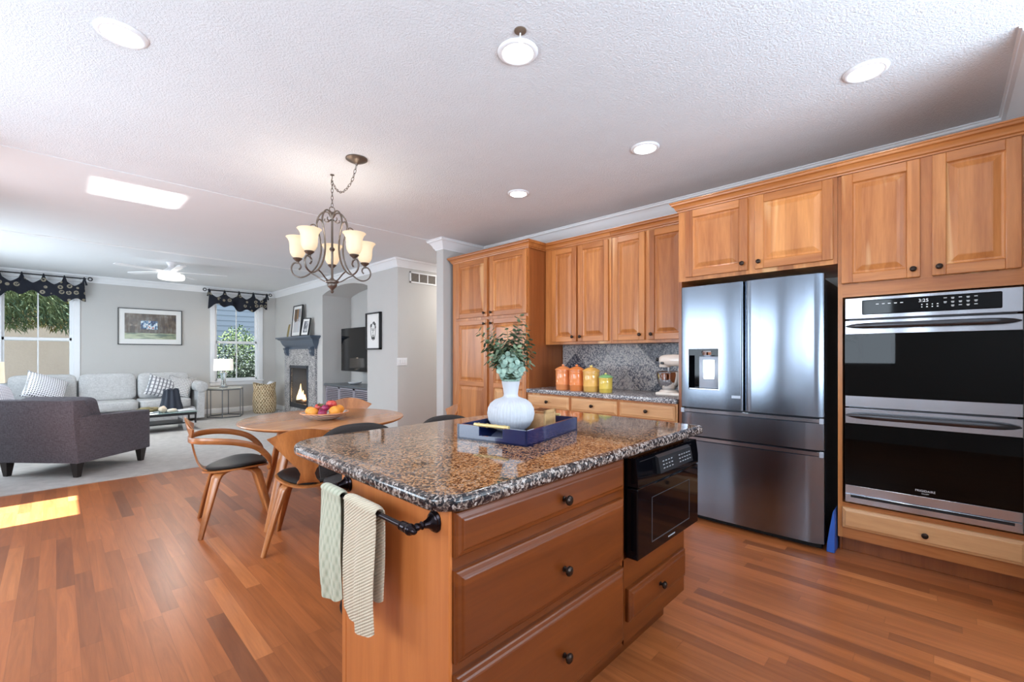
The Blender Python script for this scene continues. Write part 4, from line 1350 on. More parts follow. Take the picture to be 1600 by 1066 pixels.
# ================================================================== LAMPS AND SIDE TABLES
t = thing('side_table', 'hexagonal grey metal side table under the corner window', 'table', (2.43, 10.60, SL), R(8))
hexp = [(.33 * math.cos(PI / 3 * k), .33 * math.sin(PI / 3 * k)) for k in range(6)]
bm = nb(); prism(bm, hexp, 'Z', .575, .598); finish('top', bm, plain('pale_grey_top', srgb(176, 178, 172), .4), t, False)
bm = nb(); tube(bm, [(x, y, .566) for x, y in hexp], .010, 6, True); tube(bm, [(x, y, .012) for x, y in hexp], .010, 6, True); finish('frame', bm, 'grey_metal', t)
for x, y in hexp:
    bm = nb(); tube(bm, [(x, y, .012), (x, y, .57)], .009, 6); finish('leg', bm, 'grey_metal', t)
def table_lamp(label, loc, shade_r, shade_h, base_h, mat, glass=True):
    t = thing('table_lamp', label, 'lamp', loc)
    bm = nb()
    if glass:
        lathe(bm, [(.075, 0), (.075, .012), (.03, .02)], (0, 0, 0), 24); finish('foot', bm, 'grey_metal', t)
        bm = nb(); lathe(bm, [(.035, .02), (.05, .05), (.035, .12), (.05, .22), (.072, base_h - .04), (.05, base_h - .03)], (0, 0, 0), 24)
        n_ = 'lamp_glass'; m = bpy.data.materials.get(n_) or plain(n_, (.9, .95, .95, 1), .03, trans=1.0, ior=1.45)
        finish('glass_column', bm, m, t, ang=50)
    else:
        lathe(bm, [(.09, 0), (.09, .02), (.03, .04), (.05, .15), (.06, .22), (.02, base_h - .03)], (0, 0, 0), 24); finish('foot', bm, 'grey_metal', t, ang=50)
    bm = nb(); tube(bm, [(0, 0, .02), (0, 0, base_h + shade_h + .01)], .006, 8); lathe(bm, [(.004, 0), (.012, .008), (.004, .022)], (0, 0, base_h + shade_h + .008), 12); finish('rod', bm, 'chrome', t)
    bm = nb(); lathe(bm, [(shade_r, base_h), (shade_r * .96, base_h + shade_h)], (0, 0, 0), 40, capends=False)
    lathe(bm, [(shade_r * .95 - .0, base_h + shade_h), (shade_r - .004, base_h)], (0, 0, 0), 40, capends=False)
    finish('lamp_shade', bm, mat, t, ang=60)
    l = lamp('lamp_bulb_light', 'POINT', (loc[0], loc[1], loc[2] + base_h + shade_h * .5), (0, 0, 0), 6, (1, .82, .6), shadow_soft_size=.04)
    return t
table_lamp('small table lamp with a white drum shade and clear glass column on the hexagonal table', (2.40, 10.62, SL + .598), .175, .235, .35, M['lampshade'])
t = thing('end_table', 'slim dark metal end table behind the armchair, mostly out of view', 'table', (-.66, 8.1, SL))
bm = nb(); box(bm, -.22, .22, -.22, .22, .60, .62, .004); finish('top', bm, 'black_satin', t, False)
for sx in (-1, 1):
    for sy in (-1, 1):
        bm = nb(); box(bm, sx * .2 - .012, sx * .2 + .012, sy * .2 - .012, sy * .2 + .012, 0, .60); finish('leg', bm, 'black_satin', t, False)
table_lamp('table lamp with a glowing cream drum shade at the edge of the picture', (-.60, 8.1, SL + .62), .17, .25, .31, M['lampshade_warm'], False)

# coffee table
t = thing('coffee_table', 'low glass-topped dark coffee table with chrome legs in front of the sofa', 'table', (1.05, 9.36, SL))
M['cglass'] = plain('table_glass', (.30, .42, .40, 1), .04, spec=.8)
bm = nb(); box(bm, -.62, .62, -.30, .30, .305, .318, .003); finish('glass_top', bm, 'cglass', t, False)
bm = nb(); box(bm, -.61, .61, -.29, -.26, .262, .304); box(bm, -.61, .61, .26, .29, .262, .304); box(bm, -.61, -.58, -.26, .26, .262, .304); box(bm, .58, .61, -.26, .26, .262, .304)
finish('rail_frame', bm, 'black_satin', t, False)
bm = nb(); box(bm, -.50, .50, -.24, .24, .12, .14); finish('lower_shelf', bm, 'black_satin', t, False)
for sx in (-1, 1):
    for sy in (-1, 1):
        bm = nb(); box(bm, sx * .46 - .03, sx * .46 + .03, sy * .22 - .012, sy * .22 + .012, 0, .262, .003); finish('leg', bm, 'chrome', t, False)
        bm = nb(); box(bm, sx * .595 - .012, sx * .595 + .012, sy * .275 - .012, sy * .275 + .012, .12, .262); finish('corner_post', bm, 'black_satin', t, False)
CZ = SL + .3185
# draped dark fluted vase and shells
t0 = nb()
n = 48; prev = None
for z_, r_ in ((0, .14), (.06, .135), (.14, .115), (.22, .10), (.30, .088), (.36, .080)):
    rr = ring(t0, [((r_ + .016 * math.cos(9 * 2 * PI * k / n) * (.6 + z_)) * math.cos(2 * PI * k / n) * 1.15, (r_ + .016 * math.cos(9 * 2 * PI * k / n)) * math.sin(2 * PI * k / n) * .7, z_ + (.02 * math.sin(5 * 2 * PI * k / n) if z_ > .3 else 0)) for k in range(n)])
    if prev: bridge(t0, prev, rr)
    prev = rr
cap(t0, prev)
o = finish('draped_sculpture', t0, plain('navy_slate', srgb(38, 46, 60), .5), ang=60, loc=(1.36, 9.42, CZ)); tag(o, 'dark navy fluted sculpture standing on the coffee table', 'sculpture')
def lump(name, label, cat, loc, size, m, seed, amp=.18, group=None):
    bm = nb()
    bmesh.ops.create_icosphere(bm, subdivisions=3, radius=1)
    rnd = random.Random(seed); ph = [rnd.uniform(0, 6) for _ in range(6)]
    for v in bm.verts:
        c = v.co; k = 1 + amp * (math.sin(c.x * 5 + ph[0]) * math.sin(c.y * 4 + ph[1]) + .5 * math.sin(c.z * 7 + ph[2] + c.x * 3))
        v.co = Vector((c.x * size[0] * k, c.y * size[1] * k, (c.z * k + 0) * size[2]))
    mz = min(v.co.z for v in bm.verts)
    for v in bm.verts: v.co.z -= mz
    o = finish(name, bm, m, ang=80, loc=loc); tag(o, label, cat, group); return o
lump('driftwood', 'mossy brown driftwood lump on the coffee table', 'driftwood', (1.03, 9.24, CZ), (.14, .07, .045), plain('moss_wood', srgb(134, 124, 92), .9), 3, .25)
lump('seashell', 'rounded cream shell in front of the navy sculpture', 'shell', (1.22, 9.19, CZ), (.055, .05, .055), plain('shell', srgb(226, 210, 188), .5), 5, .1, 'shells on the coffee table')
lump('seashell', 'long cream shell lying to the right of the round one', 'shell', (1.335, 9.15, CZ), (.07, .035, .03), plain('shell_b', srgb(228, 218, 200), .5), 8, .12, 'shells on the coffee table')
lump('pebble', 'pale pebble at the base of the driftwood', 'stone', (1.06, 9.11, CZ), (.03, .022, .014), 'trim', 9, .1)
bm = nb(); box(bm, -.13, .13, -.09, .09, 0, .022, .003); o = finish('book', bm, 'white_fab', smooth=False, loc=(1.52, 9.25, CZ)); o.rotation_euler = (0, 0, .3); tag(o, 'flat white book near the right end of the coffee table', 'book')

# woven basket
nt = NT('seagrass_weave'); co = nt.obj_co(False); sep = nt.n('SeparateXYZ', {0: co})
ang = nt.math('ARCTAN2', sep.outputs[1], sep.outputs[0])
wv = nt.math('MULTIPLY', nt.math('SINE', nt.math('MULTIPLY', ang, 22.0)), nt.math('SINE', nt.math('MULTIPLY', sep.outputs[2], 75.0)))
nz = nt.noise(co, 28, 3)
f = nt.math('MULTIPLY_ADD', wv, .28, nt.math('MULTIPLY', nz, 1.0))
nt.p(color=nt.ramp(f, [(.25, srgb(122, 100, 72)), (.45, srgb(196, 176, 140)), (.7, srgb(226, 212, 184))]), rough=.9, normal=nt.bump(wv, .8, .01))
t = thing('woven_basket', 'tall woven seagrass basket in the far corner by the fireplace', 'basket', (3.20, 10.72, SL))
bm = nb(); n = 40; prev = None
for z_, r_ in ((0, .20), (.03, .222), (.15, .235), (.30, .235), (.42, .225), (.50, .212), (.58, .222), (.64, .228), (.63, .215), (.5, .2), (.1, .2)):
    rr = ring(bm, [(r_ * math.cos(2 * PI * k / n), r_ * .8 * math.sin(2 * PI * k / n), z_ + (.03 * math.cos(2 * 2 * PI * k / n + 1) if z_ > .55 else 0)) for k in range(n)])
    if prev: bridge(bm, prev, rr)
    prev = rr
cap(bm, prev); finish('basket_body', bm, nt.m, t, ang=60)
bm = nb(); superbox(bm, (3.33, 10.72, SL + .56), (.17, .17, .26), .9); o = finish('rolled_blanket', bm, 'white_fab', ang=60); tag(o, 'white blanket rolled up in the seagrass basket', 'blanket')

# ================================================================== FIREPLACE
t = thing('fireplace', 'granite-tiled gas fireplace with a painted blue-grey mantel', 'fireplace', (HX, 9.76, 0))
off = Vector(t.location)
bm = nb(); sx = HX - .045
lb(bm, sx, HX - .001, 8.93, F0 - .0, .11, 1.43); lb(bm, sx, HX - .001, F1, 10.60, .11, 1.43); lb(bm, sx, HX - .001, F0, F1, FZ1, 1.43); lb(bm, sx, HX - .001, F0, F1, .11, FZ0); lb(bm, sx, HX - .001, 8.93, 10.60, .007, .11)
finish('tile_surround', bm, 'granite_tile', t, False)
bm = nb(); lb(bm, HX - .20, HX - .046, 8.93, 10.60, .007, .05, .004); finish('hearth_slab', bm, 'granite_tile', t, False)
fb = plain('firebox_metal', srgb(64, 70, 80), .4, .5)
bm = nb()
lb(bm, sx - .015, sx, F0 - .0, F0 + .05, FZ0, FZ1, .003); lb(bm, sx - .015, sx, F1 - .05, F1, FZ0, FZ1, .003); lb(bm, sx - .015, sx, F0, F1, FZ1 - .06, FZ1, .003); lb(bm, sx - .015, sx, F0, F1, FZ0, FZ0 + .10, .003)
finish('firebox_frame', bm, fb, t, False)
brick = plain('fire_liner', srgb(96, 100, 108), .8)
bm = nb(); lb(bm, 3.93, 3.949, F0, F1, FZ0, FZ1); lb(bm, HX, 3.93, F0, F0 + .02, FZ0, FZ1); lb(bm, HX, 3.93, F1 - .02, F1, FZ0, FZ1); lb(bm, HX, 3.93, F0, F1, FZ0, FZ0 + .02); lb(bm, HX - .03, 3.93, F0, F1, FZ1 - .02, FZ1 - .001); finish('firebox_liner', bm, brick, t, False)
logm = wood('burnt_log', 1, srgb(60, 50, 46), srgb(120, 96, 84), rough=.9)
for k, (y, x, a) in enumerate(((9.92, 3.68, .25), (10.0, 3.73, -.35), (9.97, 3.79, .0))):
    bm = nb(); tube(bm, [(x - off[0], y - .22 - off[1], .25 + .04 * (k == 2)), (x + .03 * a - off[0], y - off[1], .28 + .05 * k), (x - off[0], y + .22 - off[1], .26 + .03 * k)], [.04, .045, .036], 9)
    finish('log', bm, logm, t)
flm = emit('gas_flame', (1.0, .56, .20, 1), 2.4)
for k, (y, h, w) in enumerate(((10.02, .38, .055), (9.93, .24, .05), (10.11, .24, .045), (9.84, .15, .04))):
    bm = nb(); lathe(bm, [(w * .6, 0), (w, h * .15), (w * .75, h * .45), (w * .3, h * .75), (.003, h)], (3.70 - off[0] + .02 * (k % 2), y - off[1], .27), 12)
    for v in bm.verts: v.co.y += .02 * math.sin((v.co.z) * 18 + k)
    finish('flame', bm, flm, t)
bm = nb(); lb(bm, sx - .004, sx - .001, F0 + .05, F1 - .05, FZ0 + .10, FZ1 - .06); finish('glass_front', bm, 'pane', t, False)
# mantel shelf, cove and corbels
mantel_m = plain('mantel_paint', srgb(78, 90, 106), .3)
MP = [(0, -.26), (.028, -.26), (.034, -.225), (.05, -.20), (.08, -.16), (.105, -.10), (.115, -.07), (.15, -.055), (.165, -.035), (.19, -.03), (.19, 0), (0, 0)]
# travel so that 'left' points into the room and wraps both ends
o = mould('mantel_shelf', [(0 - .001, 8.95 - off[1]), (0 - .001 - .02, 8.95 - off[1]), (-.021, 10.50 - off[1]), (-.001, 10.50 - off[1])], MP, mantel_m, t, z=1.655)
bm = nb(); lb(bm, HX - .03, HX - .001, 8.95, 10.50, 1.39, 1.655); finish('mantel_back', bm, mantel_m, t, False)
for y in (9.02, 10.40):
    bm = nb()
    prism(bm, [(-.001, 1.43), (-.12, 1.43), (-.13, 1.40), (-.10, 1.36), (-.11, 1.33), (-.085, 1.28), (-.05, 1.25), (-.001, 1.23)][::-1], 'Y', y - off[1] - .06, y - off[1] + .06)
    finish('corbel', bm, mantel_m, t, ang=40)
# framed pictures leaning on the mantel
def framed(name, label, loc, rot, w, h, art, frame_m='black_satin', fw=.02, fd=.025, mat_w=.05, mat_m='paper', group=None):
    """picture in local XZ plane facing -Y"""
    if 'paper' not in M: M['paper'] = plain('mat_board', srgb(236, 235, 232), .8)
    t = thing(name, label, 'picture', loc, 0, group); t.rotation_euler = [R(a) for a in rot]
    bm = nb()
    box(bm, -w / 2, -w / 2 + fw, -fd, 0, 0, h); box(bm, w / 2 - fw, w / 2, -fd, 0, 0, h); box(bm, -w / 2, w / 2, -fd, 0, 0, fw); box(bm, -w / 2, w / 2, -fd, 0, h - fw, h)
    finish('frame', bm, frame_m, t, False)
    bm = nb(); box(bm, -w / 2 + fw, w / 2 - fw, -fd * .5, -.001, fw, h - fw); finish('mat_board', bm, mat_m, t, False)
    bm = nb(); box(bm, -w / 2 + fw + mat_w, w / 2 - fw - mat_w, -fd * .5 - .002, -fd * .5, fw + mat_w * 1.15, h - fw - mat_w); finish('artwork', bm, art, t, False)
    return t
def stripes_art():
    n_ = NT('brush_stripes'); co = n_.obj_co(False); sep = n_.n('SeparateXYZ', {0: co})
    k = n_.math('FLOOR', n_.math('MULTIPLY', sep.outputs[0], 26.0)); wn = n_.n('TexWhiteNoise', noise_dimensions='1D'); n_.set(wn.inputs['W'], k)
    col = n_.ramp(wn.outputs['Value'], [(0, srgb(96, 80, 66)), (.35, srgb(176, 132, 84)), (.7, srgb(150, 152, 160)), (1, srgb(70, 76, 90))], 'CONSTANT')
    thr = n_.math('MULTIPLY_ADD', wn.outputs['Value'], .12, .30)
    return n_.p(color=n_.mix(n_.math('GREATER_THAN', sep.outputs[2], thr), n_.mix(.25, srgb(214, 216, 220), col), col), rough=.7)
framed('framed_print', 'tall black-framed print of brown and grey stripes, the largest on the mantel', (3.505, 9.72, 1.656), (-5, 0, -90), .50, .66, stripes_art(), mat_w=.06, group='frames on the mantel')
gold = plain('aged_gold', srgb(150, 132, 84), .45, .5)
ga = skin('faded_painting', srgb(120, 116, 84), srgb(196, 182, 130), .6, 14)
framed('small_framed_picture', 'small gold-framed picture at the left end of the mantel', (3.47, 10.10, 1.656), (-9, 0, -105), .24, .27, ga, gold, .03, .02, .012, group='frames on the mantel')
ph = skin('grey_photographs', srgb(96, 98, 104), srgb(206, 206, 208), .6, 12)
framed('small_framed_picture', 'narrow black-framed double photograph at the right end of the mantel', (3.475, 9.18, 1.656), (-10, 0, -78), .26, .36, ph, 'black_satin', .016, .025, .045, group='frames on the mantel')

# big landscape picture on the far wall
def cafe_art():
    n_ = NT('evening_street_painting'); co = n_.obj_co(False); sep = n_.n('SeparateXYZ', {0: co})
    z = sep.outputs[2]
    nz = n_.noise(co, 9, 5); nz2 = n_.noise(n_.scale(co, (1, 1, .25)), 26, 3)
    sky = n_.ramp(n_.math('MULTIPLY_ADD', nz2, .6, n_.math('MULTIPLY', nz, .5)), [(.35, srgb(52, 52, 56)), (.55, srgb(92, 80, 68)), (.7, srgb(120, 116, 108))])
    gr = n_.ramp(n_.noise(n_.scale(co, (.2, 1, 1)), 22, 3), [(.4, srgb(96, 112, 96)), (.6, srgb(178, 184, 150))])
    c = n_.mix(n_.math('GREATER_THAN', n_.math('MULTIPLY_ADD', nz, .03, z), .245), gr, sky)
    # lit booth in the middle
    cx = n_.math('LESS_THAN', n_.math('ABSOLUTE', n_.math('SUBTRACT', sep.outputs[0], -.03)), .13)
    cz = n_.math('LESS_THAN', n_.math('ABSOLUTE', n_.math('SUBTRACT', z, .39)), .085)
    bw = n_.ramp(n_.noise(n_.scale(co, (1, 1, .5)), 34, 2), [(.35, srgb(40, 60, 96)), (.47, srgb(130, 170, 200)), (.55, srgb(220, 226, 226)), (.64, srgb(170, 70, 66))], 'CONSTANT')
    c = n_.mix(n_.math('MULTIPLY', cx, cz), c, bw)
    return n_.p(color=c, rough=.15, coat=.4)
framed('framed_painting', 'wide black-framed picture of an evening street, above the sofa', (1.32, FARY - .003, 1.475), (0, 0, 0), 1.0, .71, cafe_art(), fw=.014, mat_w=.085, mat_m='paper')
# ink drawing of a face by the niche
def ink_face(parent):
    """loose generic ink portrait: curls of hair, brow, nose, mouth, beard"""
    rnd = random.Random(4)
    bm = nb()
    for k in range(34):
        a = rnd.uniform(-.1, PI + .1); r0 = rnd.uniform(.75, 1.0)
        cx, cz = .085 * r0 * math.cos(a), .36 + .085 * r0 * math.sin(a)
        rr = rnd.uniform(.008, .016); s0 = rnd.uniform(0, 6)
        tube(bm, [(cx + rr * math.cos(s0 + j * .7), -.027, cz + rr * math.sin(s0 + j * .7)) for j in range(7)], .0022, 4)
    for pts in ([(-.075, .36), (-.08, .30), (-.065, .22), (-.04, .17), (0, .15)], [(.075, .36), (.078, .30), (.06, .22), (.035, .17), (0, .15)],
                [(-.05, .335), (-.03, .345), (-.012, .335)], [(.012, .335), (.03, .345), (.05, .335)], [(-.045, .318), (-.03, .324), (-.016, .316), (-.03, .312), (-.045, .318)],
                [(.016, .316), (.03, .324), (.045, .318), (.03, .312), (.016, .316)], [(.0, .33), (-.004, .29), (-.014, .268), (.006, .262)], [(-.026, .236), (0, .243), (.026, .236), (0, .226), (-.026, .236)]):
        tube(bm, [(x, -.027, z) for x, z in pts], .0028, 4)
    for k in range(16):
        x = -.055 + .0073 * k; tube(bm, [(x, -.027, .21 - .02 * math.cos(k)), (x * .8, -.027, .17 + .01 * math.sin(k * 2))], .0018, 4)
    finish('ink_drawing', bm, 'black_satin', parent, False)
t = framed('framed_drawing', 'black box-framed ink drawing of a curly-haired face, by the television niche', (HX - .002, 6.645, 1.36), (0, 0, -90), .46, .60, 'paper', fw=.022, fd=.045, mat_w=.06)
ink_face(t)

lamp('fire_light', 'POINT', (3.72, 9.75, .42), (0, 0, 0), 3.0, (1, .6, .3), shadow_soft_size=.08)
# television, bracket and louvred media cabinet
t = thing('television', 'black flat television on a wall arm inside the arched niche', 'television', (3.80, 7.62, 1.37))
bm = nb(); box(bm, -.015, .03, -.63, .63, -.40, .40, .006); finish('housing', bm, 'black_satin', t, False)
bm = nb(); box(bm, -.017, -.0148, -.62, .62, -.388, .392); finish('screen', bm, 'black', t, False)
bm = nb(); box(bm, .03, .39, -.04, .04, -.05, .05); finish('wall_arm', bm, 'black_satin', t, False)
t.rotation_euler = (0, 0, R(-1))
t = thing('media_cabinet', 'dark media cabinet with louvred doors built into the niche', 'cabinet', (3.64, 7.785, 0))
off = Vector(t.location)
slate = plain('slate_top', srgb(92, 98, 104), .3); lou = plain('louver_paint', srgb(150, 142, 150), .5)
bm = nb(); lb(bm, 3.70, 4.195, N0 + .003, N1 - .003, .01, .68); finish('body', bm, plain('louver_inside', srgb(34, 30, 36), .6), t, False)
bm = nb(); lb(bm, 3.64, 4.195, N0 + .002, N1 - .002, .68, .715, .004); finish('top', bm, slate, t, False)
y = N0 + .01; dw = (N1 - N0 - .02) / 3
for k in range(3):
    bm = nb(); a, b = y + dw * k, y + dw * (k + 1) - .008
    lb(bm, 3.672, 3.70, a, a + .035, .06, .67); lb(bm, 3.672, 3.70, b - .035, b, .06, .67); lb(bm, 3.672, 3.70, a, b, .06, .10); lb(bm, 3.672, 3.70, a, b, .64, .67)
    d = finish('door', bm, plain('louver_frame', srgb(150, 146, 154), .5) if 'louver_frame' not in bpy.data.materials else bpy.data.materials['louver_frame'], t, False)
    bm = nb()
    for j in range(16):
        z = .115 + j * .033
        lb(bm, 3.675, 3.70, a + .035, b - .035, z, z + .017)
    finish('louvers', bm, lou, d, False)
bm = nb(); lathe(bm, [(.05, 0), (.11, .02), (.13, .045), (.125, .05), (.10, .028), (.02, .012)], (3.95, 8.0, .7155), 28); o = finish('dish', bm, 'trim'); tag(o, 'white dish on top of the media cabinet', 'dish')

# ================================================================== HALL DETAILS
t = thing('switch_plate', 'white four-gang light switch plate on the hallway wall', 'switch', (3.695, 5.949, 1.17))
bm = nb(); box(bm, -.09, .09, -.006, 0, -.058, .058, .003); finish('plate', bm, 'trim', t, False)
for k in range(4):
    bm = nb(); box(bm, -.075 + k * .04, -.045 + k * .04, -.012, -.005, -.03, .03, .002); finish('rocker', bm, 'trim', t, False)
t = thing('air_vent', 'white return-air grille high on the hallway wall', 'vent', (4.16, 5.949, 2.485))
bm = nb(); 
for a, b, c, d in ((-.33, .33, -.085, -.065), (-.33, .33, .065, .085), (-.33, -.31, -.085, .085), (.31, .33, -.085, .085)) + tuple((x - .008, x + .008, -.07, .07) for x in (-.16, 0, .16)):
    box(bm, a, b, -.012, 0, c, d)
finish('grille_frame', bm, 'trim', t, False)
bm = nb()
for k in range(11): box(bm, -.31, .31, -.009, -.004, -.06 + k * .0115, -.055 + k * .0115)
finish('louvers', bm, plain('vent_grey', srgb(150, 142, 134), .6), t, False)
bm = nb(); box(bm, -.31, .31, -.003, 0, -.065, .065); finish('backing', bm, plain('vent_dark', srgb(84, 76, 70), .8), t, False)

# ================================================================== VALANCES
def valance(label, rlabel, x0, x1, ntabs, seed):
    t = thing('curtain_rod', rlabel, 'curtain rod', ((x0 + x1) / 2, 11.21, 2.66))
    h = (x1 - x0) / 2
    bm = nb(); tube(bm, [(-h, 0, 0), (h, 0, 0)], .012, 10); finish('rod', bm, 'black_satin', t)
    for s_ in (-1, 1):
        bm = nb()
        tube(bm, [(s_ * h + s_ * (.02 + .028 * (1 - math.cos(a))), 0, .028 * math.sin(a)) for a in [2 * PI * k / 16 for k in range(16)]], .009, 6, True)
        finish('finial', bm, 'black_satin', t)
        bm = nb(); tube(bm, [(s_ * (h - .08), 0, 0), (s_ * (h - .08), .13, 0)], .008, 6); lathe(bm, [(.025, 0), (.025, .008)], (s_ * (h - .08), .128, 0), 12, 'Y'); finish('bracket', bm, 'black_satin', t)
    n_ = NT('paisley_fabric') if 'paisley_fabric' not in bpy.data.materials else None
    if n_:
        co = n_.obj_co(False)
        sp = n_.scale(co, (1, .001, 1))
        v = n_.n('TexVoronoi', {'Scale': 9.5, 'Randomness': .5}); n_.set(v.inputs['Vector'], sp)
        d = v.outputs['Distance']
        m1 = n_.math('MULTIPLY', n_.math('LESS_THAN', d, .34), n_.math('GREATER_THAN', d, .17))
        m2 = n_.math('LESS_THAN', d, .08)
        f = n_.math('MAXIMUM', m1, m2)
        tw = n_.math('GREATER_THAN', n_.noise(co, 26, 2), .36)
        n_.p(color=n_.mix(n_.math('MULTIPLY', f, tw), srgb(30, 33, 44), srgb(150, 142, 124)), rough=.9)
        M['paisley'] = n_.m
    rnd = random.Random(seed)
    v = thing('window_valance', label, 'valance', ((x0 + x1) / 2, 11.205, 2.66))
    bm = nb(); nx, nz_ = 96, 10
    A = []
    xa, xb = -h + .03, h - .03
    for j in range(nz_ + 1):
        g = j / nz_; row = []
        for i in range(nx + 1):
            f = i / nx
            sp = f * ntabs
            fr = sp - math.floor(sp)
            sag = math.sin(PI * fr)
            top = -.03 - .115 * sag ** .7
            bot = -.36 - .05 * math.sin(f * 8 + seed) - .035 * math.cos(sp * 2 * PI) - (.05 if False else 0)
            z = top + (bot - top) * g
            y = -.012 + .030 * math.cos(sp * 2 * PI) * g + .02 * math.sin(f * 37 + seed) * g
            x = xa + (xb - xa) * f
            x = x * (1 + .035 * g) + .02 * math.sin(sp * 2 * PI) * (1 - g)
            row.append((x, y, z))
        A.append(row)
    F_ = [ring(bm, r_) for r_ in A]; B_ = [ring(bm, [(x, y + .006, z) for x, y, z in r_]) for r_ in A]
    for S in (F_, B_):
        for a, b in zip(S, S[1:]): bridge(bm, a, b, False)
    bridge(bm, F_[0], B_[0], False); bridge(bm, F_[-1], B_[-1], False)
    for j in range(nz_):
        for i in (0, nx): bm.faces.new((F_[j][i], F_[j + 1][i], B_[j + 1][i], B_[j][i]))
    finish('cloth', bm, 'paisley', v, ang=70)
    for k in range(ntabs + 1):
        x = xa + (xb - xa) * k / ntabs
        bm = nb(); tube(bm, [(x + .03, -.008, -.12), (x + .012, -.022, -.04), (x, -.02, 0), (x, 0, .018), (x, .016, 0), (x - .012, .0, -.05), (x - .03, -.004, -.13)], [.016, .013, .011, .011, .011, .013, .016], 6)
        finish('tie_tab', bm, 'paisley', v)
    return v
valance('black paisley tab-top valance over the window above the sofa corner', 'black metal curtain rod over the window above the sofa corner', -.95, .385, 5, 1)
valance('black paisley tab-top valance over the corner window by the fireplace', 'black metal curtain rod over the corner window by the fireplace', 2.24, 3.42, 4, 3)
# ================================================================== CEILING FIXTURES
DL = [((.208, 2.696), 'round recessed ceiling light at the far left, over the open floor'), ((1.56, 1.48), 'round recessed ceiling light above the island, beside the little ceiling hook'),
      ((2.92, .29), 'round recessed ceiling light in front of the oven cabinet'), ((2.912, 1.518), 'round recessed ceiling light in front of the refrigerator'),
      ((2.926, 2.768), 'round recessed ceiling light in front of the pantry, smallest in view')]
for (x, y), lab in DL:
    t = thing('recessed_light', lab, 'ceiling light', (x, y, CEIL), 0, 'recessed lights in the kitchen ceiling')
    bm = nb(); lathe(bm, [(.074, -.010), (.078, -.013), (.088, -.011), (.097, -.004), (.098, -.0005), (.07, -.0005)], (0, 0, 0), 40, capends=False); finish('trim_ring', bm, 'trim', t, ang=50)
    bm = nb(); lathe(bm, [(.0005, -.0115), (.06, -.0115), (.076, -.009), (.076, -.001)], (0, 0, 0), 40); finish('lens', bm, 'lens', t, ang=50)
    lamp('downlight', 'AREA', (x, y, CEIL - .02), (0, 0, 0), 1.5 if y < 1 else 3.2 if y < 2 else 5.0, (1, .98, .96), shape='DISK', size=.14)
lamp('hall_fill', 'AREA', (4.9, 5.3, CEIL - .02), (0, 0, 0), 22, (1, .95, .88), shape='DISK', size=.3)  # fill lamp added without a fixture to brighten the hall
t = thing('ceiling_hook', 'small brown plug with a white hook beside a recessed light', 'hook', (1.466, 1.375, CEIL))
bm = nb(); lathe(bm, [(.028, 0), (.027, -.004), (.018, -.009), (.003, -.012)], (0, 0, 0), 20); finish('plug', bm, plain('brown_plug', srgb(104, 88, 74), .5), t)
bm = nb(); tube(bm, catmull([(0, 0, -.01), (.0, 0, -.03), (.012, .0, -.045), (.0, 0, -.058), (-.012, 0, -.05)], 5), .0035, 8); finish('hook', bm, 'trim', t)

# ------------------------------------------------------------------ chandelier
HK = Vector((1.567, 3.57, CEIL))
t = thing('chandelier', 'five-light pewter chandelier with scrolled arms and glowing glass shades', 'chandelier', (HK.x, HK.y, 0))
CN = (1.567, 3.149)
bm = nb(); lathe(bm, [(.078, CEIL - .0005), (.078, CEIL - .008), (.062, CEIL - .018), (.05, CEIL - .024), (.022, CEIL - .034), (.012, CEIL - .040), (.006, CEIL - .052)], (0, CN[1] - HK.y, 0), 32); finish('canopy', bm, 'chand', t)
bm = nb(); lathe(bm, [(.016, CEIL - .0005), (.016, CEIL - .006), (.006, CEIL - .010)], (0, 0, 0), 14); tube(bm, catmull([(0, 0, CEIL - .008), (0, 0, CEIL - .03), (0, .014, CEIL - .046), (0, .004, CEIL - .062), (0, -.012, CEIL - .052)], 5), .004, 8); finish('swag_hook', bm, 'chand', t)
def chain(path, name):
    bm = nb()
    P = catmull(path, 14)
    L = [0]
    for a, b in zip(P, P[1:]): L.append(L[-1] + (b - a).length)
    step = .030; nL = max(1, int(L[-1] / step))
    def at(s):
        for i in range(len(L) - 1):
            if L[i + 1] >= s:
                f = (s - L[i]) / max(L[i + 1] - L[i], 1e-6); return P[i].lerp(P[i + 1], f)
        return P[-1]
    for k in range(nL):
        c = at((k + .5) * L[-1] / nL); d = (at(min((k + 1) * L[-1] / nL, L[-1])) - at(k * L[-1] / nL)).normalized()
        s_ = d.orthogonal().normalized()
        if abs(d.z) < .99: s_ = d.cross(Vector((0, 0, 1))).normalized()
        b_ = d.cross(s_)
        w = s_ if k % 2 else b_
        tube(bm, [c + d * (.019 * math.cos(a)) + w * (.0085 * math.sin(a)) for a in [2 * PI * j / 14 for j in range(14)]], .0022, 5, True)
    finish(name, bm, 'chand', t)
chain([(0, CN[1] - HK.y, CEIL - .05), (0, CN[1] - HK.y + .08, CEIL - .15), (0, -.20, CEIL - .19), (0, -.09, CEIL - .15), (0, 0, CEIL - .06)], 'swag_chain')
chain([(0, 0, CEIL - .055), (0, 0, 2.6), (0, 0, 2.475)], 'drop_chain')
bm = nb(); tube(bm, [(.022 * math.cos(a), 0, 2.455 + .022 * math.sin(a)) for a in [2 * PI * j / 18 for j in range(18)]], .0035, 6, True)
lathe(bm, [(.004, 2.435), (.016, 2.42), (.020, 2.40), (.012, 2.385), (.008, 2.37), (.009, 2.15), (.018, 2.14), (.022, 2.13), (.016, 2.12), (.009, 2.11), (.009, 1.90), (.02, 1.885), (.048, 1.876), (.053, 1.868), (.05, 1.858), (.036, 1.852), (.040, 1.842), (.034, 1.826), (.016, 1.808), (.009, 1.798), (.014, 1.79), (.010, 1.778), (.003, 1.772)], (0, 0, 0), 24)
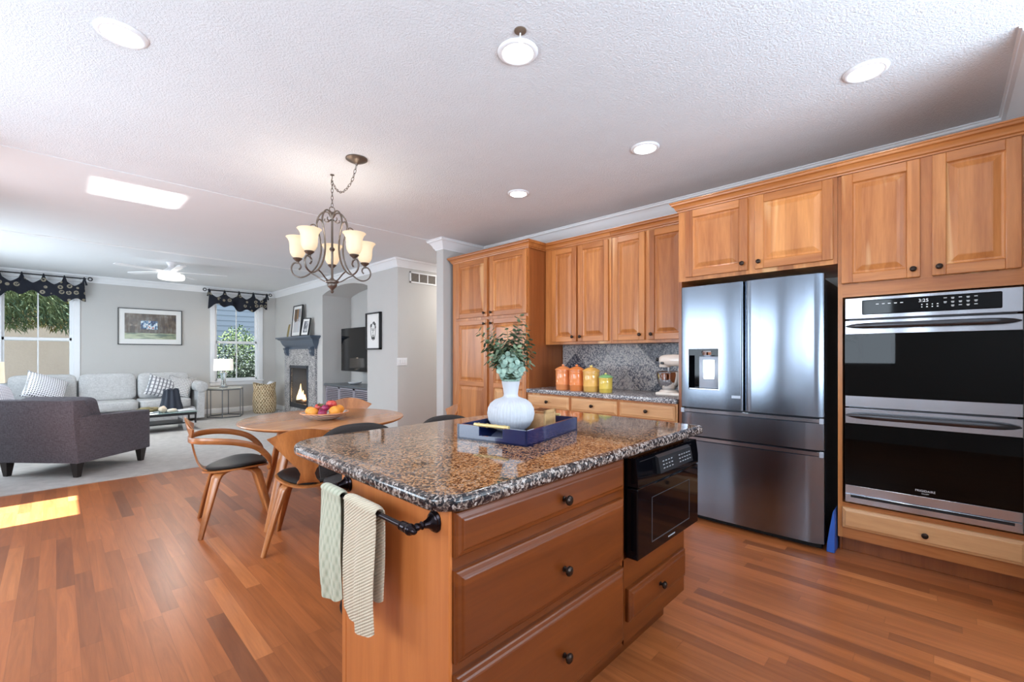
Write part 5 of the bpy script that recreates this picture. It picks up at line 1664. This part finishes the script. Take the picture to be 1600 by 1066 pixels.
finish('centre_stem', bm, 'chand', t, ang=50)
A0 = math.atan2(HK.y, HK.x)
for k in range(5):
    a = A0 + 2 * PI * k / 5
    d = Vector((math.cos(a), math.sin(a), 0)); sd = (-math.sin(a), math.cos(a), 0)
    rz = lambda L_: [d * r + Vector((0, 0, z)) for r, z in L_]
    bm = nb()
    P = catmull(rz([(.012, 2.395), (.035, 2.43), (.075, 2.43), (.112, 2.385), (.122, 2.33), (.105, 2.26), (.088, 2.17), (.092, 2.08), (.125, 1.99), (.185, 1.925), (.25, 1.90), (.305, 1.925), (.322, 1.975), (.300, 2.015), (.262, 2.012), (.247, 1.985), (.262, 1.962)]), 6)
    sweep(bm, P, .015, .010, sd, .6); finish('arm', bm, 'chand', t, ang=60)
    bm = nb()
    P = catmull(rz([(.02, 1.865), (.07, 1.875), (.13, 1.915), (.17, 1.935)]), 6); sweep(bm, P, .012, .009, sd, .6); finish('lower_rod', bm, 'chand', t, ang=60)
    bm = nb()
    P = catmull(rz([(.114, 2.28), (.135, 2.325), (.165, 2.325), (.185, 2.29), (.190, 2.25)]), 6); tube(bm, P, lerp_list([.006, .006, .0045], len(P)), 6); finish('scroll', bm, 'chand', t)
    bm = nb()
    P = catmull(rz([(.012, 2.37), (.04, 2.352), (.062, 2.365), (.055, 2.38)]), 5); tube(bm, P, lerp_list([.0055, .005, .0035], len(P)), 6); finish('leaf_scroll', bm, 'chand', t)
    c = d * .272
    bm = nb(); lathe(bm, [(.008, 2.010), (.012, 2.018), (.010, 2.026), (.026, 2.040), (.036, 2.050), (.034, 2.056), (.020, 2.058)], c, 20); finish('shade_holder', bm, 'chand', t, ang=50)
    bm = nb(); lathe(bm, [(.026, 2.056), (.044, 2.070), (.056, 2.095), (.060, 2.125), (.060, 2.155), (.064, 2.185), (.076, 2.210), (.088, 2.222), (.086, 2.224), (.073, 2.213), (.060, 2.187), (.056, 2.155), (.055, 2.12), (.04, 2.078), (.01, 2.062)], c, 32, capends=False); finish('glass_shade', bm, 'shade_glow', t, ang=60)
    bm = nb(); superbox(bm, (c.x, c.y, 2.12), (.045, .045, .08), 1.0, 16, 10); finish('bulb', bm, 'bulb', t, ang=80)
    lamp('chandelier_bulb', 'POINT', (HK.x + c.x, HK.y + c.y, 2.235), (0, 0, 0), 1.1, (1, .93, .84), shadow_soft_size=.04)

# ------------------------------------------------------------------ ceiling fan
t = thing('ceiling_fan', 'white ceiling fan with a lit drum light in the living room', 'ceiling fan', (1.273, 8.767, CEIL), R(128))
bm = nb(); lathe(bm, [(.075, -.001), (.072, -.02), (.05, -.05), (.045, -.08), (.06, -.10), (.10, -.125), (.115, -.15), (.11, -.175), (.09, -.185)], (0, 0, 0), 36); finish('motor_housing', bm, 'trim', t, ang=50)
bm = nb(); lathe(bm, [(.12, -.186), (.165, -.195), (.174, -.235), (.168, -.265), (.15, -.275), (.05, -.28)], (0, 0, 0), 36); finish('light_drum', bm, emit('fan_light', (1, .96, .88, 1), 1.6), t, ang=50)
for k in range(5):
    a = 2 * PI * k / 5
    bm = nb(); mt = Matrix.Rotation(a, 4, 'Z') @ Matrix.Rotation(R(6), 4, 'X')
    vs = prism(bm, [(.10, -.03), (.22, -.05), (.70, -.058), (.74, -.035), (.74, .035), (.70, .058), (.22, .05), (.10, .03)], 'Z', -.004, .004)
    xform(bm, vs, Matrix.Translation((0, 0, -.155)) @ mt); finish('blade', bm, 'trim', t)
lamp('fan_bulb', 'AREA', (1.273, 8.767, CEIL - .30), (0, 0, 0), 26, (1, .96, .90), shape='DISK', size=.3)

# ================================================================== TRAY, VASE, EUCALYPTUS
TA = Vector((1.268, 1.152, .9142)); TR = R(11.9)
t = thing('serving_tray', 'navy blue lacquered serving tray with a bamboo handle on the island', 'tray', TA, TR)
navy = plain('navy_lacquer', srgb(18, 31, 74), .1, coat=.9)
TL, TW, TH, TT = .467, .347, .062, .012
bm = nb(); box(bm, 0, TL, 0, TW, .0, .008); finish('base', bm, navy, t, False)
bm = nb(); box(bm, 0, TL, 0, TT, 0, TH, .0012); finish('long_side', bm, navy, t, False)
bm = nb(); box(bm, 0, TL, TW - TT, TW, 0, TH, .0012); finish('long_side', bm, navy, t, False)
for x0 in (0, TL - TT):
    bm = nb()
    prism(bm, [(0, 0), (TW, 0), (TW, TH), (TW - .115, TH), (TW - .115, .022), (.115, .022), (.115, TH), (0, TH)], 'X', x0, x0 + TT)
    finish('end_side', bm, navy, t, False)
    bm = nb(); bam = plain('bamboo_brass', srgb(214, 190, 132), .3, .4) if 'bamboo_brass' not in bpy.data.materials else bpy.data.materials['bamboo_brass']
    prof = []
    for i in range(33):
        f = i / 32; y = .088 + (TW - .176) * f
        kn = max(0, 1 - abs((f * 4) % 1 - .5) / .06) if .1 < f < .9 else 0
        prof.append((.0075 + .0022 * kn, y))
    lathe(bm, prof, (x0 + TT / 2, 0, TH + .004), 12, 'Y'); finish('bamboo_handle', bm, bam, t, ang=60)
VC = Vector((1.468, 1.437, .9145 + .008))
t = thing('vase', 'round white ribbed vase holding eucalyptus on the tray', 'vase', VC)
bm = nb(); nseg = 176; prev = None
for r_, z in ((.05, .0), (.060, .002), (.085, .022), (.101, .050), (.106, .078), (.103, .103), (.092, .125), (.071, .142), (.045, .151), (.034, .157), (.032, .168), (.035, .19), (.041, .222), (.043, .227), (.039, .227), (.03, .17)):
    pts = []
    for k in range(nseg):
        a = 2 * PI * k / nseg
        rr = r_ * (1 + .034 * abs(math.sin(a * 22)) * (1 if r_ > .045 and z < .15 else .5))
        pts.append((rr * math.cos(a), rr * math.sin(a), z))
    R_ = ring(bm, pts)
    if prev: bridge(bm, prev, R_)
    else: cap(bm, R_, True)
    prev = R_
cap(bm, prev)
finish('vase_body', bm, plain('matte_white_ceramic', srgb(198, 199, 204), .6), t, ang=70)

t = thing('eucalyptus_bunch', 'bunch of grey-green eucalyptus stems standing in the white vase', 'plant', VC + Vector((0, 0, .23)))
leaf1 = skin('eucalyptus_round_leaf', srgb(122, 152, 138), srgb(164, 188, 170), .6, 30); leaf2 = skin('eucalyptus_dark_leaf', srgb(64, 84, 66), srgb(126, 146, 112), .6, 30)
stm = plain('eucalyptus_stem', srgb(112, 116, 72), .7)
rnd = random.Random(11)
def leafdisc(bm, c, nrm, up, rx, ry):
    nrm = nrm.normalized(); u = (up - nrm * up.dot(nrm)); u = u.normalized() if u.length > 1e-4 else nrm.orthogonal().normalized(); v = nrm.cross(u)
    n = 10
    top = ring(bm, [c + u * (rx * (1 + math.cos(2 * PI * k / n))) + v * ry * math.sin(2 * PI * k / n) + nrm * (.10 * rx * math.cos(2 * PI * k / n) ** 2 + .0006) for k in range(n)])
    m = bm.verts.new(c + u * rx)
    for k in range(n): bm.faces.new((m, top[k], top[(k + 1) % n]))
stems = [(-.150, .02, .225, 0), (-.125, .05, .15, 0), (-.10, -.01, .235, 0), (-.055, .03, .20, 0), (-.02, .0, .245, 0), (.02, .05, .225, 0), (.05, 0, .215, 0), (.075, .0, .26, 0), (.085, .03, .20, 0), (.10, .02, .13, 0), (.09, -.03, .08, 0), (-.09, -.03, .10, 0), (.045, .03, .30, 0), (-.07, -.06, .12, 0), (.03, -.06, .15, 0),
         (-.03, -.06, .10, 1), (.015, -.07, .09, 1), (-.045, -.05, .06, 1), (.045, -.05, .065, 1), (.0, -.045, .12, 1)]
stems += [(rnd.uniform(-.11, .09), rnd.uniform(-.05, .06), rnd.uniform(.08, .19), 0) for _ in range(16)]
for k, (u, v, h, big) in enumerate(stems):
    tip = Rt * u + Vf * v + Vector((0, 0, h))
    mid = Rt * (u * .35) + Vf * (v * .35) + Vector((0, 0, h * .55))
    P = catmull([(0, 0, -.05), (Rt * u * .08 + Vector((0, 0, .01))), mid, tip], 9)
    bm = nb(); tube(bm, P, lerp_list([.0022, .0018, .001], len(P)), 5); st_ = finish('stem', bm, stm, t)
    bm = nb(); n = len(P)
    start = int(n * (.32 if not big else .5))
    for i in range(start, n):
        d = (P[min(i + 1, n - 1)] - P[i - 1]).normalized()
        for s_ in (0, 1):
            a = i * 1.9 + s_ * PI + k
            o1 = d.orthogonal().normalized(); o2 = d.cross(o1)
            out = o1 * math.cos(a) + o2 * math.sin(a)
            g = 1 - (i - start) / (n - start) * .6
            if big:
                nrm = (-Vf + Vector((0, 0, .35)) + out * .35); rr = .015 * g + .006
                leafdisc(bm, P[i] + out * .003, nrm, out + d * .2, rr, rr * .95)
            else:
                nrm = d + out * -.25; rr = .0125 * g + .0085
                leafdisc(bm, P[i] + out * .002, nrm, out, rr, rr * .62)
    finish('leaves', bm, leaf1 if big else leaf2, st_, ang=80)
# little wooden crate with beads
cr = TA + Matrix.Rotation(TR, 3, 'Z') @ Vector((.375, .150, .0085))
t = thing('wooden_box', 'small open pale wooden box at the back right of the tray', 'box', cr, TR)
bm = nb(); box(bm, -.055, .055, -.045, .045, 0, .006); box(bm, -.055, -.047, -.045, .045, 0, .075, .001); box(bm, -.055, .055, .037, .045, 0, .075, .001); box(bm, -.055, .055, -.045, -.037, 0, .075, .001); finish('box_body', bm, 'lowlight', t, False)
bm = nb()
for a in ((.047, .057, -.052, .052, 0, .012), (.047, .057, -.052, .052, .078, .092), (.047, .057, -.052, -.038, 0, .092), (.047, .057, .038, .052, 0, .092)): box(bm, *a, .001)
box(bm, .049, .053, -.04, .04, .01, .08); finish('framed_end', bm, 'oak', t, False)
t.rotation_euler = (0, 0, TR - PI / 2)
nbk = TA + Matrix.Rotation(TR, 3, 'Z') @ Vector((.36, .26, .0085))
bm = nb(); box(bm, -.085, .05, -.05, .05, 0, .035, .002); o = finish('notebook', bm, 'white_fab', smooth=False, loc=nbk); o.rotation_euler = (0, 0, TR); tag(o, 'white notebook lying at the back of the navy tray', 'book')
bm = nb(); 
for k in range(12):
    superbox(bm, (-.04 + .0075 * k, .012 * math.sin(k * 1.3), .008 + .002 * math.sin(k * .8)), (.013, .013, .013), 1.0, 10, 8)
tube(bm, [(-.04 + .0075 * k, .012 * math.sin(k * 1.3), .008 + .002 * math.sin(k * .8)) for k in range(12)], .0015, 5)
o = finish('bead_garland', bm, plain('walnut_beads', srgb(134, 92, 56), .4), loc=nbk + Vector((0, 0, .036))); o.rotation_euler = (0, 0, TR); tag(o, 'string of small brown wooden beads lying on the white notebook', 'beads')

# ================================================================== CANISTERS AND MIXER
def canister(y, r, h, body, lid, label, x=3.64, kn=None):
    t = thing('canister', label, 'canister', (x, y, .9145), 0, 'ceramic canisters on the back counter')
    bm = nb(); lathe(bm, [(r * .86, 0), (r * .92, .004), (r * .94, h * .20), (r * .965, h * .21), (r * .965, h * .235), (r * .94, h * .245), (r * .96, h * .7), (r * .98, h * .76), (r * .93, h * .78)], (0, 0, 0), 32); finish('jar', bm, body, t, ang=50)
    bm = nb(); lathe(bm, [(r * .96, h * .76), (r * 1.05, h * .775), (r * 1.05, h * .795), (r * .85, h * .85), (r * .5, h * .905), (r * .25, h * .925), (r * .14, h * .935)], (0, 0, 0), 32); ld_ = finish('lid', bm, lid, t, ang=40)
    bm = nb(); lathe(bm, [(r * .12, h * .93), (r * .12, h * .945), (r * .2, h * .965), (r * .18, h * .99), (r * .05, h)], (0, 0, 0), 16); finish('lid_knob', bm, kn or lid, ld_, ang=50)
org = plain('orange_glaze', srgb(232, 146, 90), .12, coat=.3); org2 = plain('deep_orange_glaze', srgb(230, 136, 76), .12, coat=.3); yel = plain('amber_glaze', srgb(230, 178, 96), .12, coat=.3); yel2 = plain('yellow_glaze', srgb(222, 190, 84), .12, coat=.3); grn = plain('green_glaze', srgb(132, 186, 126), .15); pale = plain('pale_yellow_glaze', srgb(236, 216, 122), .2)
canister(2.81, .080, .262, org, org, 'light orange ceramic canister, closest to the tall pantry', 3.64)
canister(2.638, .079, .262, org2, org2, 'orange ceramic canister standing beside the taller amber one', 3.64)
canister(2.465, .083, .255, yel, yel, 'amber yellow ceramic canister with a yellow knob', 3.64, pale)
canister(2.302, .066, .185, yel2, grn, 'small yellow ceramic canister with a green lid', 3.64, pale)
t = thing('stand_mixer', 'cream stand mixer with a steel bowl, partly behind the refrigerator', 'mixer', (3.80, 1.725, .9145), 0)
crm = plain('cream_enamel', srgb(238, 226, 214), .2, coat=.3)
bm = nb(); box(bm, -.10, .10, -.155, .11, 0, .03, .012, 3); lathe(bm, [(.085, .03), (.075, .042), (.06, .048)], (0, .03, 0), 28); finish('base', bm, crm, t, ang=50)
bm = nb(); box(bm, -.055, .055, -.155, -.07, .03, .26, .03, 4); finish('column', bm, crm, t, ang=50)
bm = nb(); superbox(bm, (0, -.02, .31), (.12, .265, .105), .62, 28, 18); lathe(bm, [(.05, .248), (.052, .27), (.03, .28)], (0, .065, 0), 20); finish('head', bm, crm, t, ang=60)
bm = nb(); lathe(bm, [(.012, 0), (.018, .012), (.014, .022)], (0, .125, .315), 16, 'Y'); lathe(bm, [(.012, 0), (.012, .03)], (-.075, .06, .285), 12, 'X'); finish('hub_knob', bm, 'black_satin', t)
bm = nb(); lathe(bm, [(.045, .048), (.05, .052), (.075, .075), (.098, .12), (.108, .175), (.110, .205), (.114, .209), (.106, .205), (.103, .17), (.09, .115), (.06, .07)], (0, .03, 0), 36, capends=False); finish('mixing_bowl', bm, 'chrome', t, ang=60)
bm = nb(); tube(bm, [(0, .03, .25), (0, .03, .18)], .008, 8); tube(bm, catmull([(0, .03, .19), (.035, .03, .16), (.03, .03, .11), (0, .03, .09), (-.03, .03, .11), (-.035, .03, .16)], 4, True), .004, 6, True); finish('beater', bm, 'chrome', t)

# ================================================================== OUTDOORS
bm = nb(); box(bm, -9, 14, 11.6, 26, -.5, -.4); box(bm, -16, -1.6, -8, 11.6, -.5, -.4); struct('ground_outside', bm, speck('dry_lawn', srgb(58, 58, 50), 1.0, 30, .5, .02, .25))
t = thing('neighbour_house', 'beige stucco neighbouring house seen through the left window', 'house', (-2.5, 17.5, -.4))
bm = nb(); box(bm, -5.5, 3.8, -.5, 3, 0, 6.0); finish('stucco_wall', bm, speck('stucco', srgb(250, 234, 226), .95, 20, .3, .02, .06), t, False)
bm = nb(); box(bm, -5.9, 4.2, -.9, 3.4, 6.0, 6.15); finish('roof', bm, plain('roof_tile', srgb(120, 100, 88), .9), t, False)
t = thing('siding_house', 'blue-grey lap-sided house seen above the shrubs in the corner window', 'house', (7.5, 18.0, -.4))
bm = nb(); box(bm, -4.5, 5, 0, 4, 0, 6.0)
for k in range(34): prism(bm, [(-.03, .18 * k), (-.004, .18 * k), (-.004, .18 * k + .17)], 'X', -4.5, 5)
finish('lap_siding', bm, plain('siding_blue', srgb(178, 192, 214), .8), t, False)
bm = nb()
for x in (-1.6, 1.2): box(bm, x, x + .09, -.05, 0, 0, 6)
finish('trim_board', bm, 'trim', t, False)
bm = nb(); box(bm, -4.9, 5.4, -.4, 4.4, 6.0, 6.15); finish('roof', bm, bpy.data.materials['roof_tile'], t, False)

def foliage(bm, c, size, n, L, W, rnd, droop=.3, dirv=None):
    for _ in range(n):
        while True:
            p = Vector((rnd.uniform(-1, 1), rnd.uniform(-1, 1), rnd.uniform(-1, 1)))
            if p.length < 1: break
        q = Vector((c[0] + p.x * size[0], c[1] + p.y * size[1], c[2] + p.z * size[2]))
        d = Vector((rnd.uniform(-1, 1), rnd.uniform(-1, 1), rnd.uniform(-1, .6) - droop)) + (Vector(dirv) if dirv else p * .6)
        d.normalize(); s_ = d.cross(Vector((rnd.uniform(-1, 1), rnd.uniform(-1, 1), rnd.uniform(-1, 1)))).normalized()
        l = L * rnd.uniform(.6, 1.3); w = W * rnd.uniform(.7, 1.2)
        a, b_, c_, d_ = q, q + d * l * .5 + s_ * w, q + d * l, q + d * l * .5 - s_ * w
        bm.faces.new([bm.verts.new(v) for v in (a, b_, c_, d_)])
lf = [skin('needle_green', srgb(84, 108, 84), srgb(150, 166, 118), .8, 3), skin('olive_leaf', srgb(136, 128, 76), srgb(192, 180, 128), .8, 3), skin('shrub_leaf', srgb(62, 84, 42), srgb(112, 136, 70), .8, 3), skin('grey_shrub_leaf', srgb(48, 60, 50), srgb(92, 104, 92), .8, 3)]
bark = plain('bark', srgb(96, 82, 68), .9)
def tree(label, base, h, clusters, m, n, L, W, droop, seed, kind='tree', dirv=None, group=None):
    rnd = random.Random(seed)
    t = thing(kind, label, kind, base, 0, group)
    bm = nb(); tube(bm, catmull([(0, 0, 0), (.05, .03, h * .4), (0, 0, h)], 6), lerp_list([.14 * h / 4, .08 * h / 4, .02], 13), 8)
    for (x, y, z), s_ in clusters: tube(bm, [(0, 0, max(z - .5, .1)), (x * .6, y * .6, z - .15), (x, y, z)], [.03, .02, .008], 5)
    finish('trunk', bm, bark, t)
    bm = nb()
    for c, s_ in clusters: foliage(bm, c, s_, int(n * s_[0] * s_[2] * 4), L, W, rnd, droop, dirv)
    finish('foliage', bm, m, t, False)
    return t
tree('blue-green conifer hanging over the left window', (-2.3, 13.6, -.4), 6.0, [((1.1, -.2, 3.2), (.9, .5, .55)), ((.2, .1, 3.4), (.9, .6, .6)), ((1.9, .1, 3.3), (.8, .5, .6)), ((1.2, 0, 4.2), (1.3, .6, .6)), ((2.3, .2, 2.95), (.5, .4, .35)), ((.6, 0, 2.75), (.5, .4, .3)), ((1.5, -.1, 2.7), (.45, .4, .25)), ((-.8, 0, 3.4), (.8, .6, .7)), ((0, 0, 4.8), (1.2, .8, .8)), ((1.9, 0, 2.75), (.55, .4, .4)), ((2.4, .1, 2.55), (.4, .3, .3)), ((1.7, .2, 2.35), (.3, .3, .12))], lf[0], 1000, .17, .012, .7, 1, dirv=(.5, 0, -.3))
tree('olive-leaved branches in front of the beige house', (1.4, 14.6, -.4), 5.2, [((-1.0, .2, 3.0), (.8, .5, .5)), ((-.2, .2, 3.5), (.9, .5, .6)), ((-1.7, .1, 3.4), (.7, .5, .5)), ((.7, 0, 3.6), (.8, .5, .7)), ((-.4, 0, 4.4), (1.2, .6, .6)), ((-1.3, 0, 2.55), (.4, .4, .22)), ((-1.6, 0, 2.85), (.65, .4, .42)), ((-2.0, .1, 2.6), (.5, .3, .3)), ((-1.35, 0, 2.4), (.3, .3, .12))], lf[1], 800, .15, .014, .6, 2, dirv=(-.6, 0, -.4))
for k, (x, y, hh, m_, lab) in enumerate(((3.35, 13.6, 2.15, 3, 'grey-green shrub low outside the corner window, left one'), (4.35, 13.8, 2.1, 3, 'grey-green shrub low outside the corner window, right one'), (3.7, 14.8, 2.55, 2, 'bright green shrub rising behind the grey shrubs, left one'), (4.9, 14.9, 2.6, 2, 'bright green shrub rising behind the grey shrubs, right one'))):
    tree(lab, (x, y, -.4), hh * .8, [((0, 0, hh * .5), (.62, .5, hh * .5)), ((.2, -.1, hh * .35), (.5, .4, hh * .35))], lf[m_], 1500, .06, .018, .1, 10 + k, 'shrub', group='shrubs outside the corner window')
tree('leafy tree outside the kitchen window, seen only mirrored in the oven glass', (-5.2, 2.6, -.4), 5, [((0, 0, 2.6), (1.1, 1.3, 1.3)), ((.3, 1.6, 2.2), (.9, 1.0, 1.0)), ((-.4, -1.2, 3.1), (.9, .9, 1.0))], lf[2], 800, .12, .03, .1, 31)
